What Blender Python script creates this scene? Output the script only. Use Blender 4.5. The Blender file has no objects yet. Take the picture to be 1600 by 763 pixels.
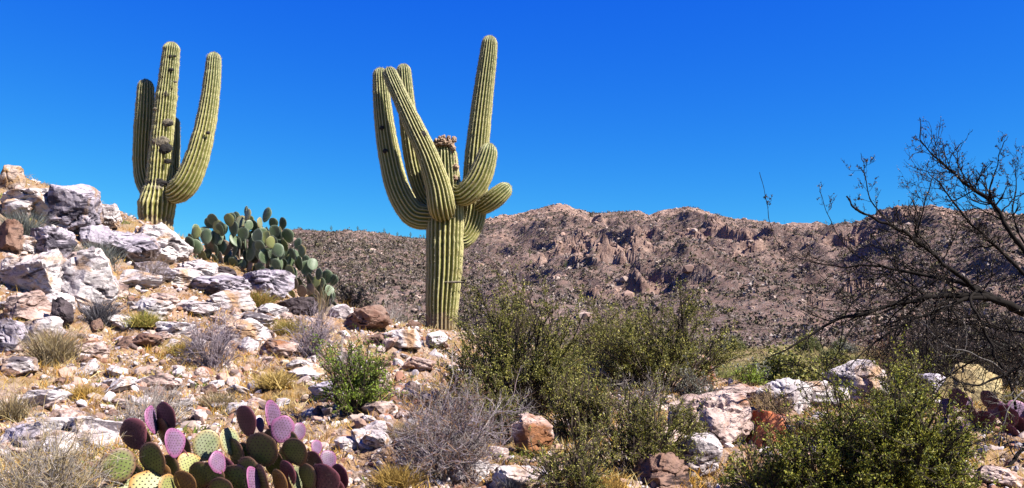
import bpy, bmesh, math, random
import numpy as np
from mathutils import Vector, Matrix, Euler

# ---------------------------------------------------------------- camera, light, exposure
SC = bpy.context.scene
COL = SC.collection
PITCH = math.radians(5.0)
FPX = 1386.0                     # focal length in pixels of the 1600 px wide photograph
CAMZ = 1.5
cam = bpy.data.cameras.new('camera'); camo = bpy.data.objects.new('camera', cam); COL.objects.link(camo)
camo.location = (0, 0, CAMZ); camo.rotation_euler = (math.radians(90) + PITCH, 0, 0)
cam.sensor_width = 36; cam.sensor_fit = 'HORIZONTAL'; cam.lens = 36 * FPX / 1600
cam.clip_start = 0.05; cam.clip_end = 6000
SC.camera = camo

SUN_EL, SUN_AZ = math.radians(47), math.radians(116)       # azimuth clockwise from +Y (view direction)
W = bpy.data.worlds.new('World'); SC.world = W; W.use_nodes = True
nt = W.node_tree; nt.nodes.clear()
sky = nt.nodes.new('ShaderNodeTexSky'); sky.sky_type = 'NISHITA'; sky.sun_disc = False
sky.sun_elevation = SUN_EL; sky.sun_rotation = SUN_AZ
sky.altitude = 900; sky.air_density = 1.0; sky.dust_density = 0.0; sky.ozone_density = 5.0
EXPOSURE = 1.7; SKY = 0.05
# clear dry desert air: the sky's red is weak and its blue even, channel by channel
sep = nt.nodes.new('ShaderNodeSeparateColor'); cmb = nt.nodes.new('ShaderNodeCombineColor'); nt.links.new(sky.outputs[0], sep.inputs[0])
for ch, (mul, pw) in enumerate([(.52, 2.1), (.84, 1.38), (.97, .27)]):
    m1 = nt.nodes.new('ShaderNodeMath'); m1.operation = 'MULTIPLY'; m1.inputs[1].default_value = .14
    m2 = nt.nodes.new('ShaderNodeMath'); m2.operation = 'POWER'; m2.inputs[1].default_value = pw
    m3 = nt.nodes.new('ShaderNodeMath'); m3.operation = 'MULTIPLY'; m3.inputs[1].default_value = mul / (SKY * 2 ** EXPOSURE)
    nt.links.new(sep.outputs[ch], m1.inputs[0]); nt.links.new(m1.outputs[0], m2.inputs[0]); nt.links.new(m2.outputs[0], m3.inputs[0]); nt.links.new(m3.outputs[0], cmb.inputs[ch])
bg = nt.nodes.new('ShaderNodeBackground'); bg.inputs['Strength'].default_value = SKY
wo = nt.nodes.new('ShaderNodeOutputWorld')
nt.links.new(cmb.outputs[0], bg.inputs['Color']); nt.links.new(bg.outputs[0], wo.inputs[0])
sl = bpy.data.lights.new('sun', 'SUN'); sl.energy = 5.0; sl.angle = math.radians(0.5); sl.color = (1.0, 0.95, 0.87)
so = bpy.data.objects.new('sun', sl); COL.objects.link(so)
SUN = Vector((math.sin(SUN_AZ) * math.cos(SUN_EL), math.cos(SUN_AZ) * math.cos(SUN_EL), math.sin(SUN_EL)))
so.rotation_euler = SUN.to_track_quat('Z', 'Y').to_euler(); so.location = (20, -10, 30)
vs = SC.view_settings; vs.view_transform = 'Standard'; vs.look = 'None'; vs.gamma = 1.0; vs.exposure = EXPOSURE; vs.use_curve_mapping = False
SC.cycles.max_bounces = 6; SC.cycles.transparent_max_bounces = 8

# ---------------------------------------------------------------- numeric helpers
_pr = np.random.default_rng(7)
_perm = np.concatenate([_pr.permutation(256)] * 3)
_grad = _pr.normal(size=(256, 3)); _grad /= np.linalg.norm(_grad, axis=1)[:, None]

def perlin(P):
    P = np.asarray(P, float); i = np.floor(P).astype(int); f = P - i; i &= 255
    u = f * f * f * (f * (f * 6 - 15) + 10)
    out = 0
    for dx in (0, 1):
        wx = u[:, 0] if dx else 1 - u[:, 0]
        for dy in (0, 1):
            wy = u[:, 1] if dy else 1 - u[:, 1]
            for dz in (0, 1):
                wz = u[:, 2] if dz else 1 - u[:, 2]
                h = _perm[_perm[_perm[(i[:, 0] + dx) & 255] + ((i[:, 1] + dy) & 255)] + ((i[:, 2] + dz) & 255)]
                out = out + wx * wy * wz * (_grad[h] * (f - [dx, dy, dz])).sum(1)
    return out * 1.6

def fbm(P, octs=4, gain=.5):
    P = np.asarray(P, float); a, s = 1.0, 0
    for o in range(octs):
        s = s + a * perlin(P + o * 17.3); P = P * 2.03; a *= gain
    return s

def ridged(P, octs=4, gain=.5):
    P = np.asarray(P, float); a, s = 1.0, 0
    for o in range(octs):
        s = s + a * (1 - 2 * np.abs(perlin(P + o * 11.7))); P = P * 2.07; a *= gain
    return s

def sstep(a, b, x):
    t = np.clip((x - a) / (b - a), 0, 1); return t * t * (3 - 2 * t)

def norm(v):
    v = np.asarray(v, float); return v / np.maximum(np.linalg.norm(v, axis=-1, keepdims=True), 1e-9)

def ray(u, v):
    xc = (u - 800) / FPX; yc = (381.5 - v) / FPX
    return np.array([xc, math.cos(PITCH) - yc * math.sin(PITCH), math.sin(PITCH) + yc * math.cos(PITCH)])

def at(u, v, Y):                   # the point Y metres ahead that the photograph shows at (u, v)
    r = ray(u, v); return np.array([0, 0, CAMZ]) + r * (Y / r[1])

# ---------------------------------------------------------------- mesh helpers
def mesh_np(name, V, F, col=None, attrs=None, smooth=False, midx=None):
    V = np.asarray(V, np.float32)
    if not isinstance(F, (list, tuple)): F = [F]
    F = [np.asarray(f, np.int32) for f in F if len(f)]
    lv = np.concatenate([f.ravel() for f in F]); tot = np.concatenate([np.full(len(f), f.shape[1], np.int32) for f in F])
    st = np.concatenate([[0], np.cumsum(tot)[:-1]]).astype(np.int32)
    me = bpy.data.meshes.new(name)
    me.vertices.add(len(V)); me.vertices.foreach_set('co', V.ravel())
    me.loops.add(len(lv)); me.loops.foreach_set('vertex_index', lv)
    me.polygons.add(len(tot)); me.polygons.foreach_set('loop_start', st); me.polygons.foreach_set('loop_total', tot)
    me.polygons.foreach_set('use_smooth', np.full(len(tot), bool(smooth)))
    if midx is not None: me.polygons.foreach_set('material_index', np.asarray(midx, np.int32))
    me.update(calc_edges=True)
    if col is not None:
        c = np.ones((len(V), 4), np.float32); c[:, :3] = col
        a = me.attributes.new('col', 'FLOAT_COLOR', 'POINT'); a.data.foreach_set('color', c.ravel())
    for k, x in (attrs or {}).items():
        a = me.attributes.new(k, 'FLOAT', 'POINT'); a.data.foreach_set('value', np.asarray(x, np.float32))
    return me

def link(name, me, mats, parent=None, loc=(0, 0, 0), rot=(0, 0, 0), scale=(1, 1, 1)):
    o = bpy.data.objects.new(name, me); COL.objects.link(o)
    if me is not None and not me.materials:
        for m in (mats if isinstance(mats, (list, tuple)) else [mats]): me.materials.append(m)
    o.location = loc; o.rotation_euler = rot; o.scale = scale
    if parent: o.parent = parent
    return o

def tag(o, label=None, cat=None, group=None, kind=None):
    if label: o['label'] = label
    if cat: o['category'] = cat
    if group: o['group'] = group
    if kind: o['kind'] = kind
    return o

def thing(name, loc, label, cat, group=None):
    return tag(link(name, None, None, loc=loc), label, cat, group)

class Geo:                          # collects vertices, faces and vertex colours of one mesh
    def __init__(s): s.V = []; s.F = {}; s.C = []; s.n = 0
    def add(s, V, F, C=None):
        V = np.asarray(V, float).reshape(-1, 3)
        for f in (F if isinstance(F, list) else [F]):
            f = np.asarray(f)
            if len(f): s.F.setdefault(f.shape[1], []).append(f + s.n)
        s.V.append(V); s.C.append(np.broadcast_to(np.asarray(C if C is not None else (1, 1, 1), float), (len(V), 3))); s.n += len(V)
    def mesh(s, name, smooth=False):
        return mesh_np(name, np.concatenate(s.V), [np.concatenate(f) for f in s.F.values()], col=np.concatenate(s.C), smooth=smooth)

def prisms(P0, P1, R0, R1, k=3):    # one tapered k-sided stick per row
    P0 = np.asarray(P0); P1 = np.asarray(P1); n = len(P0)
    d = norm(P1 - P0); ref = np.where(np.abs(d[:, 2:]) > .9, [[1., 0, 0]], [[0, 0, 1.]])
    a = norm(np.cross(d, ref)); b = np.cross(d, a)
    th = np.arange(k) * 2 * np.pi / k
    ring = np.cos(th)[None, :, None] * a[:, None] + np.sin(th)[None, :, None] * b[:, None]
    V = np.concatenate([P0[:, None] + ring * np.asarray(R0)[:, None, None], P1[:, None] + ring * np.asarray(R1)[:, None, None]], 1).reshape(-1, 3)
    q = np.array([[i, (i + 1) % k, k + (i + 1) % k, k + i] for i in range(k)])
    return V, (np.arange(n)[:, None, None] * 2 * k + q[None]).reshape(-1, 4)

def diamonds(P, D, L, Wd, rng, fold=.25):   # one leaf per row
    n = len(P); D = norm(D); s = norm(np.cross(D, rng.normal(size=(n, 3)))); up = np.cross(s, D)
    L = np.asarray(L)[:, None]; Wd = np.asarray(Wd)[:, None]
    V = np.stack([P, P + D * L * .5 + s * Wd * .5 + up * Wd * fold, P + D * L, P + D * L * .5 - s * Wd * .5 + up * Wd * fold], 1).reshape(-1, 3)
    return V, np.arange(n * 4).reshape(-1, 4)

def blades(P, D, H, Wd, bend, rng):         # grass blades: quad + triangle
    n = len(P); D = norm(D); s = norm(np.cross(D, rng.normal(size=(n, 3)))) * (np.asarray(Wd) * .5)[:, None]
    H = np.asarray(H)[:, None]; B = np.asarray(bend)
    m = P + D * H * .55 + B * .25 * H; t = P + D * H * .95 + B * H
    V = np.stack([P - s, P + s, m + s * .8, m - s * .8, t], 1).reshape(-1, 3)
    b = np.arange(n)[:, None] * 5
    return V, [b + np.array([[0, 1, 2, 3]]), b + np.array([[3, 2, 4]])]

# ---------------------------------------------------------------- materials
def mat(name):
    m = bpy.data.materials.new(name); m.use_nodes = True
    n = m.node_tree.nodes; return m, m.node_tree, n['Principled BSDF']

def N(t, typ, **kw):
    n = t.nodes.new(typ)
    for k, v in kw.items():
        if k in n.inputs: n.inputs[k].default_value = v
        else: setattr(n, k, v)
    return n

def ramp(t, src, stops):
    r = t.nodes.new('ShaderNodeValToRGB'); e = r.color_ramp.elements
    while len(e) < len(stops): e.new(.5)
    for i, (p, c) in enumerate(stops):
        e[i].position = p; e[i].color = (*c, 1) if len(c) == 3 else c
    t.links.new(src, r.inputs[0]); return r.outputs[0]

def mixc(t, fac, a, b, mode='MIX'):
    m = t.nodes.new('ShaderNodeMix'); m.data_type = 'RGBA'; m.blend_type = mode
    for s, v in ((m.inputs[0], fac), (m.inputs[6], a), (m.inputs[7], b)):
        if hasattr(v, 'is_output'): t.links.new(v, s)
        elif isinstance(v, (int, float)): s.default_value = v
        else: s.default_value = (*v, 1)
    return m.outputs[2]

def noise(t, vec, scale, detail=5, rough=.6, dist=0):
    n = N(t, 'ShaderNodeTexNoise', Scale=scale, Detail=detail, Roughness=rough, Distortion=dist)
    if vec is not None: t.links.new(vec, n.inputs['Vector'])
    return n.outputs['Fac']

def bump(t, h, strength, dist, bsdf):
    b = N(t, 'ShaderNodeBump', Strength=strength, Distance=dist); t.links.new(h, b.inputs['Height'])
    t.links.new(b.outputs[0], bsdf.inputs['Normal'])

def rock_mat(name, pale, mid, dark, stain, stain_amt=.5, dark_amt=.5):
    m, t, b = mat(name)
    tc = N(t, 'ShaderNodeTexCoord'); oi = N(t, 'ShaderNodeObjectInfo')
    ad = N(t, 'ShaderNodeVectorMath', operation='ADD'); sc = N(t, 'ShaderNodeMath', operation='MULTIPLY'); sc.inputs[1].default_value = 37
    t.links.new(oi.outputs['Random'], sc.inputs[0]); t.links.new(tc.outputs['Object'], ad.inputs[0]); t.links.new(sc.outputs[0], ad.inputs[1])
    v = ad.outputs[0]
    n1 = noise(t, v, 3.5, 7, .62, .3); c = ramp(t, n1, [(.38, mid), (.54, pale)])
    mp = N(t, 'ShaderNodeMapping'); mp.inputs['Rotation'].default_value = (.5, .6, .2); mp.inputs['Scale'].default_value = (1, 1.3, 3.4); t.links.new(v, mp.inputs[0])
    n2 = noise(t, mp.outputs[0], 2.6, 9, .66, .9); f2 = ramp(t, n2, [(.47 + .13 * (1 - dark_amt), (0, 0, 0)), (.53 + .13 * (1 - dark_amt), (.95, .95, .95))])
    c = mixc(t, f2, c, dark)
    n3 = noise(t, v, 2.6, 6, .6, .8); f3 = ramp(t, n3, [(.66 - .22 * stain_amt, (0, 0, 0)), (.76 - .2 * stain_amt, (1, 1, 1))])
    c = mixc(t, f3, c, stain)
    vo = N(t, 'ShaderNodeTexVoronoi', feature='DISTANCE_TO_EDGE', Scale=3.2)
    wv = N(t, 'ShaderNodeVectorMath', operation='ADD'); nn = N(t, 'ShaderNodeTexNoise', Scale=4, Detail=5)
    t.links.new(mp.outputs[0], nn.inputs['Vector']); t.links.new(mp.outputs[0], wv.inputs[0]); t.links.new(nn.outputs['Color'], wv.inputs[1]); t.links.new(wv.outputs[0], vo.inputs['Vector'])
    fc = ramp(t, vo.outputs['Distance'], [(.0, (.8, .8, .8)), (.022, (0, 0, 0))])
    c = mixc(t, fc, c, tuple(x * .4 for x in dark))
    t.links.new(c, b.inputs['Base Color']); b.inputs['Roughness'].default_value = .9; b.inputs['Specular IOR Level'].default_value = .2
    n4 = noise(t, v, 16, 8, .65)
    hm = N(t, 'ShaderNodeMath', operation='MINIMUM'); t.links.new(vo.outputs['Distance'], hm.inputs[0]); hm.inputs[1].default_value = .06
    hb = N(t, 'ShaderNodeMath', operation='MULTIPLY_ADD'); t.links.new(hm.outputs[0], hb.inputs[0]); hb.inputs[1].default_value = 6; t.links.new(n4, hb.inputs[2])
    bump(t, hb.outputs[0], .6, .015, b)
    return m

RM = {
 'white': rock_mat('white_rock', (.76, .68, .67), (.52, .43, .43), (.09, .07, .08), (.52, .32, .19), .6, .5),
 'pink': rock_mat('pink_rock', (0.643, 0.477, 0.422), (0.351, 0.231, 0.194), (0.067, 0.044, 0.044), (0.311, 0.133, 0.059), .5, .5),
 'grey': rock_mat('grey_rock', (.54, .47, .53), (.32, .27, .32), (.06, .05, .07), (.36, .24, .17), .35, .65),
 'lichen': rock_mat('lichen_rock', (0.666, 0.532, 0.467), (0.351, 0.240, 0.185), (0.074, 0.044, 0.037), (0.370, 0.178, 0.015), .85, .4),
 'rust': rock_mat('rust_rock', (0.296, 0.178, 0.133), (0.192, 0.096, 0.067), (0.037, 0.022, 0.022), (0.333, 0.222, 0.178), .4, .5),
 'red': rock_mat('red_rock', (.80, .30, .14), (.62, .13, .035), (.20, .07, .04), (.80, .60, .50), .55, .45),
 'tan': rock_mat('tan_rock', (.56, .44, .22), (.46, .33, .15), (.24, .15, .07), (.5, .34, .16), .3, .1),
 'dark': rock_mat('dark_rock', (0.118, 0.089, 0.096), (0.052, 0.037, 0.041), (0.018, 0.015, 0.018), (0.222, 0.178, 0.178), .25, .6),
}

def col_mat(name, rough=.7, transl=0.0, spec=.2):
    m, t, b = mat(name)
    a = N(t, 'ShaderNodeAttribute', attribute_name='col'); t.links.new(a.outputs['Color'], b.inputs['Base Color'])
    b.inputs['Roughness'].default_value = rough; b.inputs['Specular IOR Level'].default_value = spec
    if transl:
        tr = N(t, 'ShaderNodeBsdfTranslucent'); t.links.new(a.outputs['Color'], tr.inputs[0])
        mx = N(t, 'ShaderNodeMixShader'); mx.inputs[0].default_value = transl
        out = t.nodes['Material Output']
        t.links.new(b.outputs[0], mx.inputs[1]); t.links.new(tr.outputs[0], mx.inputs[2]); t.links.new(mx.outputs[0], out.inputs[0])
    return m
LEAF = col_mat('leaf', .55, .3, .3)
TWIG = col_mat('twig', .95, 0.0, .04)
STRAW = col_mat('straw', .8, .3)
STONE = col_mat('stone', .9)
SPINE = col_mat('spine', .6, .25)

def bark_mat():
    m, t, b = mat('dark_bark'); tc = N(t, 'ShaderNodeTexCoord')
    n = noise(t, tc.outputs['Object'], 30, 6, .7); c = ramp(t, n, [(.35, (.012, .010, .011)), (.7, (.06, .048, .045))])
    t.links.new(c, b.inputs['Base Color']); b.inputs['Roughness'].default_value = .95; b.inputs['Specular IOR Level'].default_value = .1
    bump(t, n, .8, .01, b); return m
BARK = bark_mat()

def saguaro_mat():
    m, t, b = mat('saguaro_skin'); tc = N(t, 'ShaderNodeTexCoord'); v = tc.outputs['Object']
    rib = N(t, 'ShaderNodeAttribute', attribute_name='rib').outputs['Fac']
    base = N(t, 'ShaderNodeAttribute', attribute_name='cork').outputs['Fac']
    tip = N(t, 'ShaderNodeAttribute', attribute_name='tip').outputs['Fac']
    mp = N(t, 'ShaderNodeMapping'); mp.inputs['Scale'].default_value = (.6, .6, 3.0); t.links.new(v, mp.inputs[0])
    n = noise(t, mp.outputs[0], 3.2, 6, .65)
    c = ramp(t, n, [(.33, (.16, .175, .03)), (.52, (.24, .235, .045)), (.70, (.31, .26, .07))])
    green = ramp(t, n, [(.35, (.10, .14, .04)), (.7, (.17, .20, .055))])
    c = mixc(t, tip, c, green)
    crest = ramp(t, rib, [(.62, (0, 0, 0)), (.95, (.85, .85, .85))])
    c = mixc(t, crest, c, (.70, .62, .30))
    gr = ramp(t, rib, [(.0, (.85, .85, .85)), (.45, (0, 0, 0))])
    c = mixc(t, gr, c, (.045, .055, .012))  # shadow between the ribs painted into the groove colour
    n2 = noise(t, v, 7, 8, .7, .4)
    mm = N(t, 'ShaderNodeMath', operation='MULTIPLY_ADD'); t.links.new(base, mm.inputs[0]); mm.inputs[1].default_value = .55; t.links.new(n2, mm.inputs[2])
    fk = ramp(t, mm.outputs[0], [(.61, (0, 0, 0)), (.72, (.85, .85, .85))])
    c = mixc(t, fk, c, (.36, .26, .15))
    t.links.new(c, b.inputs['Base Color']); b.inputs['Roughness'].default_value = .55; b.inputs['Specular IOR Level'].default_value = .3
    bump(t, n2, .35, .02, b); return m
SAG = saguaro_mat()

def cork_mat(name, a, c2):
    m, t, b = mat(name); tc = N(t, 'ShaderNodeTexCoord'); n = noise(t, tc.outputs['Object'], 28, 8, .7)
    t.links.new(ramp(t, n, [(.35, a), (.65, c2)]), b.inputs['Base Color']); b.inputs['Roughness'].default_value = .95
    bump(t, n, .9, .015, b); return m
CORK = cork_mat('cactus_cork', (.10, .08, .05), (.30, .25, .18))
HOLE = cork_mat('cactus_hole', (.008, .007, .006), (.03, .022, .018))
CRUST = cork_mat('broken_crown', (.20, .10, .06), (.58, .42, .28))

def pad_mat(name, stops, rim, spot=None):
    m, t, b = mat(name); tc = N(t, 'ShaderNodeTexCoord'); oi = N(t, 'ShaderNodeObjectInfo')
    ad = N(t, 'ShaderNodeVectorMath', operation='ADD'); t.links.new(tc.outputs['Object'], ad.inputs[0]); t.links.new(oi.outputs['Location'], ad.inputs[1])
    n = noise(t, ad.outputs[0], 3.2, 6, .65); c = ramp(t, n, stops)
    c = mixc(t, ramp(t, noise(t, ad.outputs[0], 7, 7, .7, .5), [(.60, (0, 0, 0)), (.70, (.8, .8, .8))]), c, (.30, .22, .15))
    ed = N(t, 'ShaderNodeAttribute', attribute_name='edge').outputs['Fac']
    c = mixc(t, ramp(t, ed, [(.38, (0, 0, 0)), (.92, (.85, .85, .85))]), c, rim)
    hsv = N(t, 'ShaderNodeHueSaturation'); mr = N(t, 'ShaderNodeMapRange'); mr.inputs[3].default_value = .72; mr.inputs[4].default_value = 1.25
    t.links.new(oi.outputs['Random'], mr.inputs[0]); t.links.new(mr.outputs[0], hsv.inputs['Value']); t.links.new(c, hsv.inputs['Color'])
    t.links.new(hsv.outputs[0], b.inputs['Base Color']); b.inputs['Roughness'].default_value = .5; b.inputs['Specular IOR Level'].default_value = .35
    b.inputs['Subsurface Weight'].default_value = 0.0
    bump(t, n, .3, .004, b); return m
PM = {
 'maroon': pad_mat('maroon_pad', [(.3, (.10, .03, .045)), (.7, (.17, .055, .075))], (.26, .08, .10)),
 'purple': pad_mat('purple_pad', [(.3, (.16, .085, .14)), (.7, (.25, .14, .26))], (.34, .09, .22)),
 'green': pad_mat('olive_pad', [(.3, (.13, .17, .035)), (.7, (.24, .27, .07))], (.22, .09, .07)),
 'yellow': pad_mat('yellow_pad', [(.3, (.24, .25, .06)), (.7, (.36, .36, .13))], (.44, .20, .05)),
 'pale': pad_mat('pale_pad', [(.3, (.24, .28, .13)), (.7, (.40, .42, .26))], (.42, .30, .12)),
 'rust': pad_mat('rust_pad', [(.3, (.20, .08, .02)), (.7, (.32, .15, .05))], (.36, .18, .06)),
 'blue': pad_mat('blue_green_pad', [(.3, (.055, .10, .04)), (.7, (.11, .165, .07))], (.22, .27, .17)),
 'lime': pad_mat('yellow_green_pad', [(.3, (.24, .28, .07)), (.7, (.34, .36, .12))], (.30, .28, .10)),
 'dead': pad_mat('dead_pad', [(.3, (.30, .20, .13)), (.7, (.50, .40, .32))], (.36, .25, .18)),
}

# ---------------------------------------------------------------- the ground: height field through measured points
CT = []
for u, v, d in [
 (-300,763,4.6),(0,763,4.8),(400,763,5.0),(800,763,5.2),(1200,763,5.4),(1600,763,5.4),(1900,763,5.4),
 (-300,690,5.6),(0,690,6.0),(200,690,6.0),(400,700,5.9),(600,690,6.2),(800,700,6.4),(1000,700,6.6),(1200,690,7.0),(1400,690,7.2),(1600,690,7.2),(1900,690,7),
 (-300,590,7.0),(0,600,7.6),(200,600,7.8),(400,600,8.0),(600,610,8.2),(800,620,8.8),(1000,630,9.0),(1150,630,9.5),(1300,630,9.8),(1450,630,9.6),(1600,640,9.2),(1900,640,9),
 (-300,500,8.4),(0,520,8.9),(150,520,9.4),(300,520,10),(450,530,10.4),(600,550,11),(750,560,11.5),(900,580,12),(1050,600,11.6),(1200,614,11.8),(1350,617,11.5),(1500,618,11),(1650,620,10.5),
 (-300,390,10),(0,430,10.2),(100,430,10.8),(220,430,11.6),(330,450,12),(430,482,12.4),(560,506,13),(690,520,15),(610,510,14.8),(790,540,14),
 (0,350,11.3),(80,350,12.0),(200,385,13),(300,408,13.3),(400,432,13.6),
 (-300,280,12.2),(0,302,12.3),(70,302,12.8),(150,340,13.3),(240,362,14.4),(300,394,14.4),(400,420,14.6),(500,472,14.8),(245,364,16.2)]:
    CT.append(at(u, v, d))
CT += [np.array(p, float) for p in [(0,0,0),(-3,0,.1),(3,0,0),(0,-6,-.1),(-9,-4,.4),(9,-4,-.2),(-9,3,1.0),(8,2,0),(0,2.6,.25),(-2,2.6,.3),(2,2.6,.2),
 (-14,13,4.0),(-14,20,2.4),(-9,21,1.4),(-5,21,.5),(0,22,-.5),(-2,18.5,.8),(4,17,-.5),(8,16,-.6),(12,13,-.3),(13,20,-1.2),(-18,32,-1),(-8,32,-1.2),(0,34,-1.6),(10,32,-1.8),(20,30,-1.8),(20,10,-.3),(-20,5,3)]]
CT = np.array(CT)
def _tps(r2): return np.where(r2 > 1e-12, r2 * np.log(np.maximum(r2, 1e-12)), 0)
_n = len(CT); _A = np.zeros((_n + 3, _n + 3))
_A[:_n, :_n] = _tps(((CT[:, None, :2] - CT[None, :, :2]) ** 2).sum(-1)) + np.eye(_n) * .6
_A[:_n, _n] = 1; _A[:_n, _n + 1:] = CT[:, :2]; _A[_n:, :_n] = _A[:_n, _n:].T
_w = np.linalg.solve(_A, np.concatenate([CT[:, 2], np.zeros(3)]))
VALLEY = -1.9
def ground_z(x, y, detail=True):
    x = np.atleast_1d(np.asarray(x, float)); y = np.atleast_1d(np.asarray(y, float))
    z = np.empty(len(x)); r = np.hypot(x, y)
    for i in range(0, len(x), 60000):
        s = slice(i, i + 60000)
        z[s] = _w[_n] + _w[_n + 1] * x[s] + _w[_n + 2] * y[s]
        for j in range(_n): z[s] += _w[j] * _tps((x[s] - CT[j, 0]) ** 2 + (y[s] - CT[j, 1]) ** 2)
    P = np.stack([x, y, np.zeros_like(x)], 1)
    far = VALLEY + .8 * perlin(P * .03) * sstep(25, 80, r)
    back = 1 - sstep(-4, -12, y) * 0
    b = np.maximum(sstep(20, 36, r), sstep(-5, -14, y)); b = np.maximum(b, sstep(14, 26, np.abs(x)))
    z = z * (1 - b) + far * b
    if detail:
        near = 1 - sstep(25, 60, r)
        z = z + near * (.09 * perlin(P * 1.1) + .05 * perlin(P * 2.7 + 5) + .036 * ridged(P * 6, 2) + .020 * fbm(P * 17, 2))
    return z
def gz(x, y): return float(ground_z([x], [y])[0])
def ground_at(u, v, d0=3.5, d1=34):      # first place where the sight line meets the ground
    Y = np.arange(d0, d1, .02); r = ray(u, v); P = np.array([0, 0, CAMZ]) + r[None] * (Y / r[1])[:, None]
    g = ground_z(P[:, 0], P[:, 1]); h = np.nonzero(P[:, 2] <= g)[0]
    i = h[0] if len(h) else int(np.argmin(P[:, 2] - g))
    return np.array([P[i, 0], P[i, 1], g[i]])

def build_ground():
    fine = np.radians(np.linspace(-40, 40, 820)); side = np.radians(np.concatenate([np.linspace(42, 318, 120)]))
    th = np.concatenate([fine, side])
    R = np.concatenate([np.linspace(.4, 3.6, 24), np.geomspace(3.7, 20, 460), np.geomspace(20.3, 140, 150), np.geomspace(150, 3500, 30)])
    T, RR = np.meshgrid(th, R); x = (np.sin(T) * RR).ravel(); y = (np.cos(T) * RR).ravel()
    z = ground_z(x, y); nth = len(th); nr = len(R)
    V = np.stack([x, y, z], 1); V = np.concatenate([V, [[0, 0, gz(0, 0)]]])
    i, j = np.meshgrid(np.arange(nr - 1), np.arange(nth), indexing='ij'); j2 = (j + 1) % nth
    Q = np.stack([i * nth + j, i * nth + j2, (i + 1) * nth + j2, (i + 1) * nth + j], -1).reshape(-1, 4)[:, ::-1]
    tri = np.stack([np.full(nth, len(V) - 1), (np.arange(nth) + 1) % nth, np.arange(nth)], 1)
    me = mesh_np('ground', V, [Q, tri], smooth=True)
    m, t, b = mat('desert_dirt'); tc = N(t, 'ShaderNodeTexCoord'); v = tc.outputs['Object']
    n1 = noise(t, v, 1.4, 7, .65); c = ramp(t, n1, [(.32, (.32, .165, .08)), (.5, (.50, .29, .15)), (.66, (.62, .42, .25))])
    nd = N(t, 'ShaderNodeTexNoise', Scale=11, Detail=6, Roughness=.7); t.links.new(v, nd.inputs['Vector']); dv = N(t, 'ShaderNodeVectorMath', operation='MULTIPLY_ADD'); t.links.new(nd.outputs['Color'], dv.inputs[0]); dv.inputs[1].default_value = (.16, .16, .16); t.links.new(v, dv.inputs[2])
    vo = N(t, 'ShaderNodeTexVoronoi', Scale=14); t.links.new(dv.outputs[0], vo.inputs['Vector'])
    f = ramp(t, vo.outputs['Color'], [(.40, (0, 0, 0)), (.62, (.65, .65, .65))])
    c = mixc(t, f, c, (.60, .47, .42))
    vo2 = N(t, 'ShaderNodeTexVoronoi', Scale=38); t.links.new(dv.outputs[0], vo2.inputs['Vector'])
    c = mixc(t, ramp(t, vo2.outputs['Color'], [(.6, (0, 0, 0)), (.75, (.6, .6, .6))]), c, (.20, .115, .08))
    n2 = noise(t, v, .8, 4); c = mixc(t, ramp(t, n2, [(.5, (0, 0, 0)), (.64, (.7, .7, .7))]), c, (.36, .25, .08))
    # valley floor far off: dry yellow-green
    sx = N(t, 'ShaderNodeVectorMath', operation='LENGTH'); t.links.new(v, sx.inputs[0])
    mr = N(t, 'ShaderNodeMapRange'); mr.inputs[1].default_value = 19; mr.inputs[2].default_value = 32; t.links.new(sx.outputs['Value'], mr.inputs[0])
    nv = noise(t, v, .12, 6, .7); cv = ramp(t, nv, [(.4, (.22, .20, .06)), (.6, (.34, .24, .14))])
    c = mixc(t, mr.outputs[0], c, cv)
    t.links.new(c, b.inputs['Base Color']); b.inputs['Roughness'].default_value = .95; b.inputs['Specular IOR Level'].default_value = .1
    ad = N(t, 'ShaderNodeMath', operation='ADD'); t.links.new(noise(t, v, 45, 6, .7), ad.inputs[0]); t.links.new(vo.outputs['Distance'], ad.inputs[1])
    bump(t, ad.outputs[0], 1.0, .025, b)
    tag(link('ground', me, m), 'rocky tan desert ground with stones and dry grass', kind='structure')
build_ground()

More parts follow.
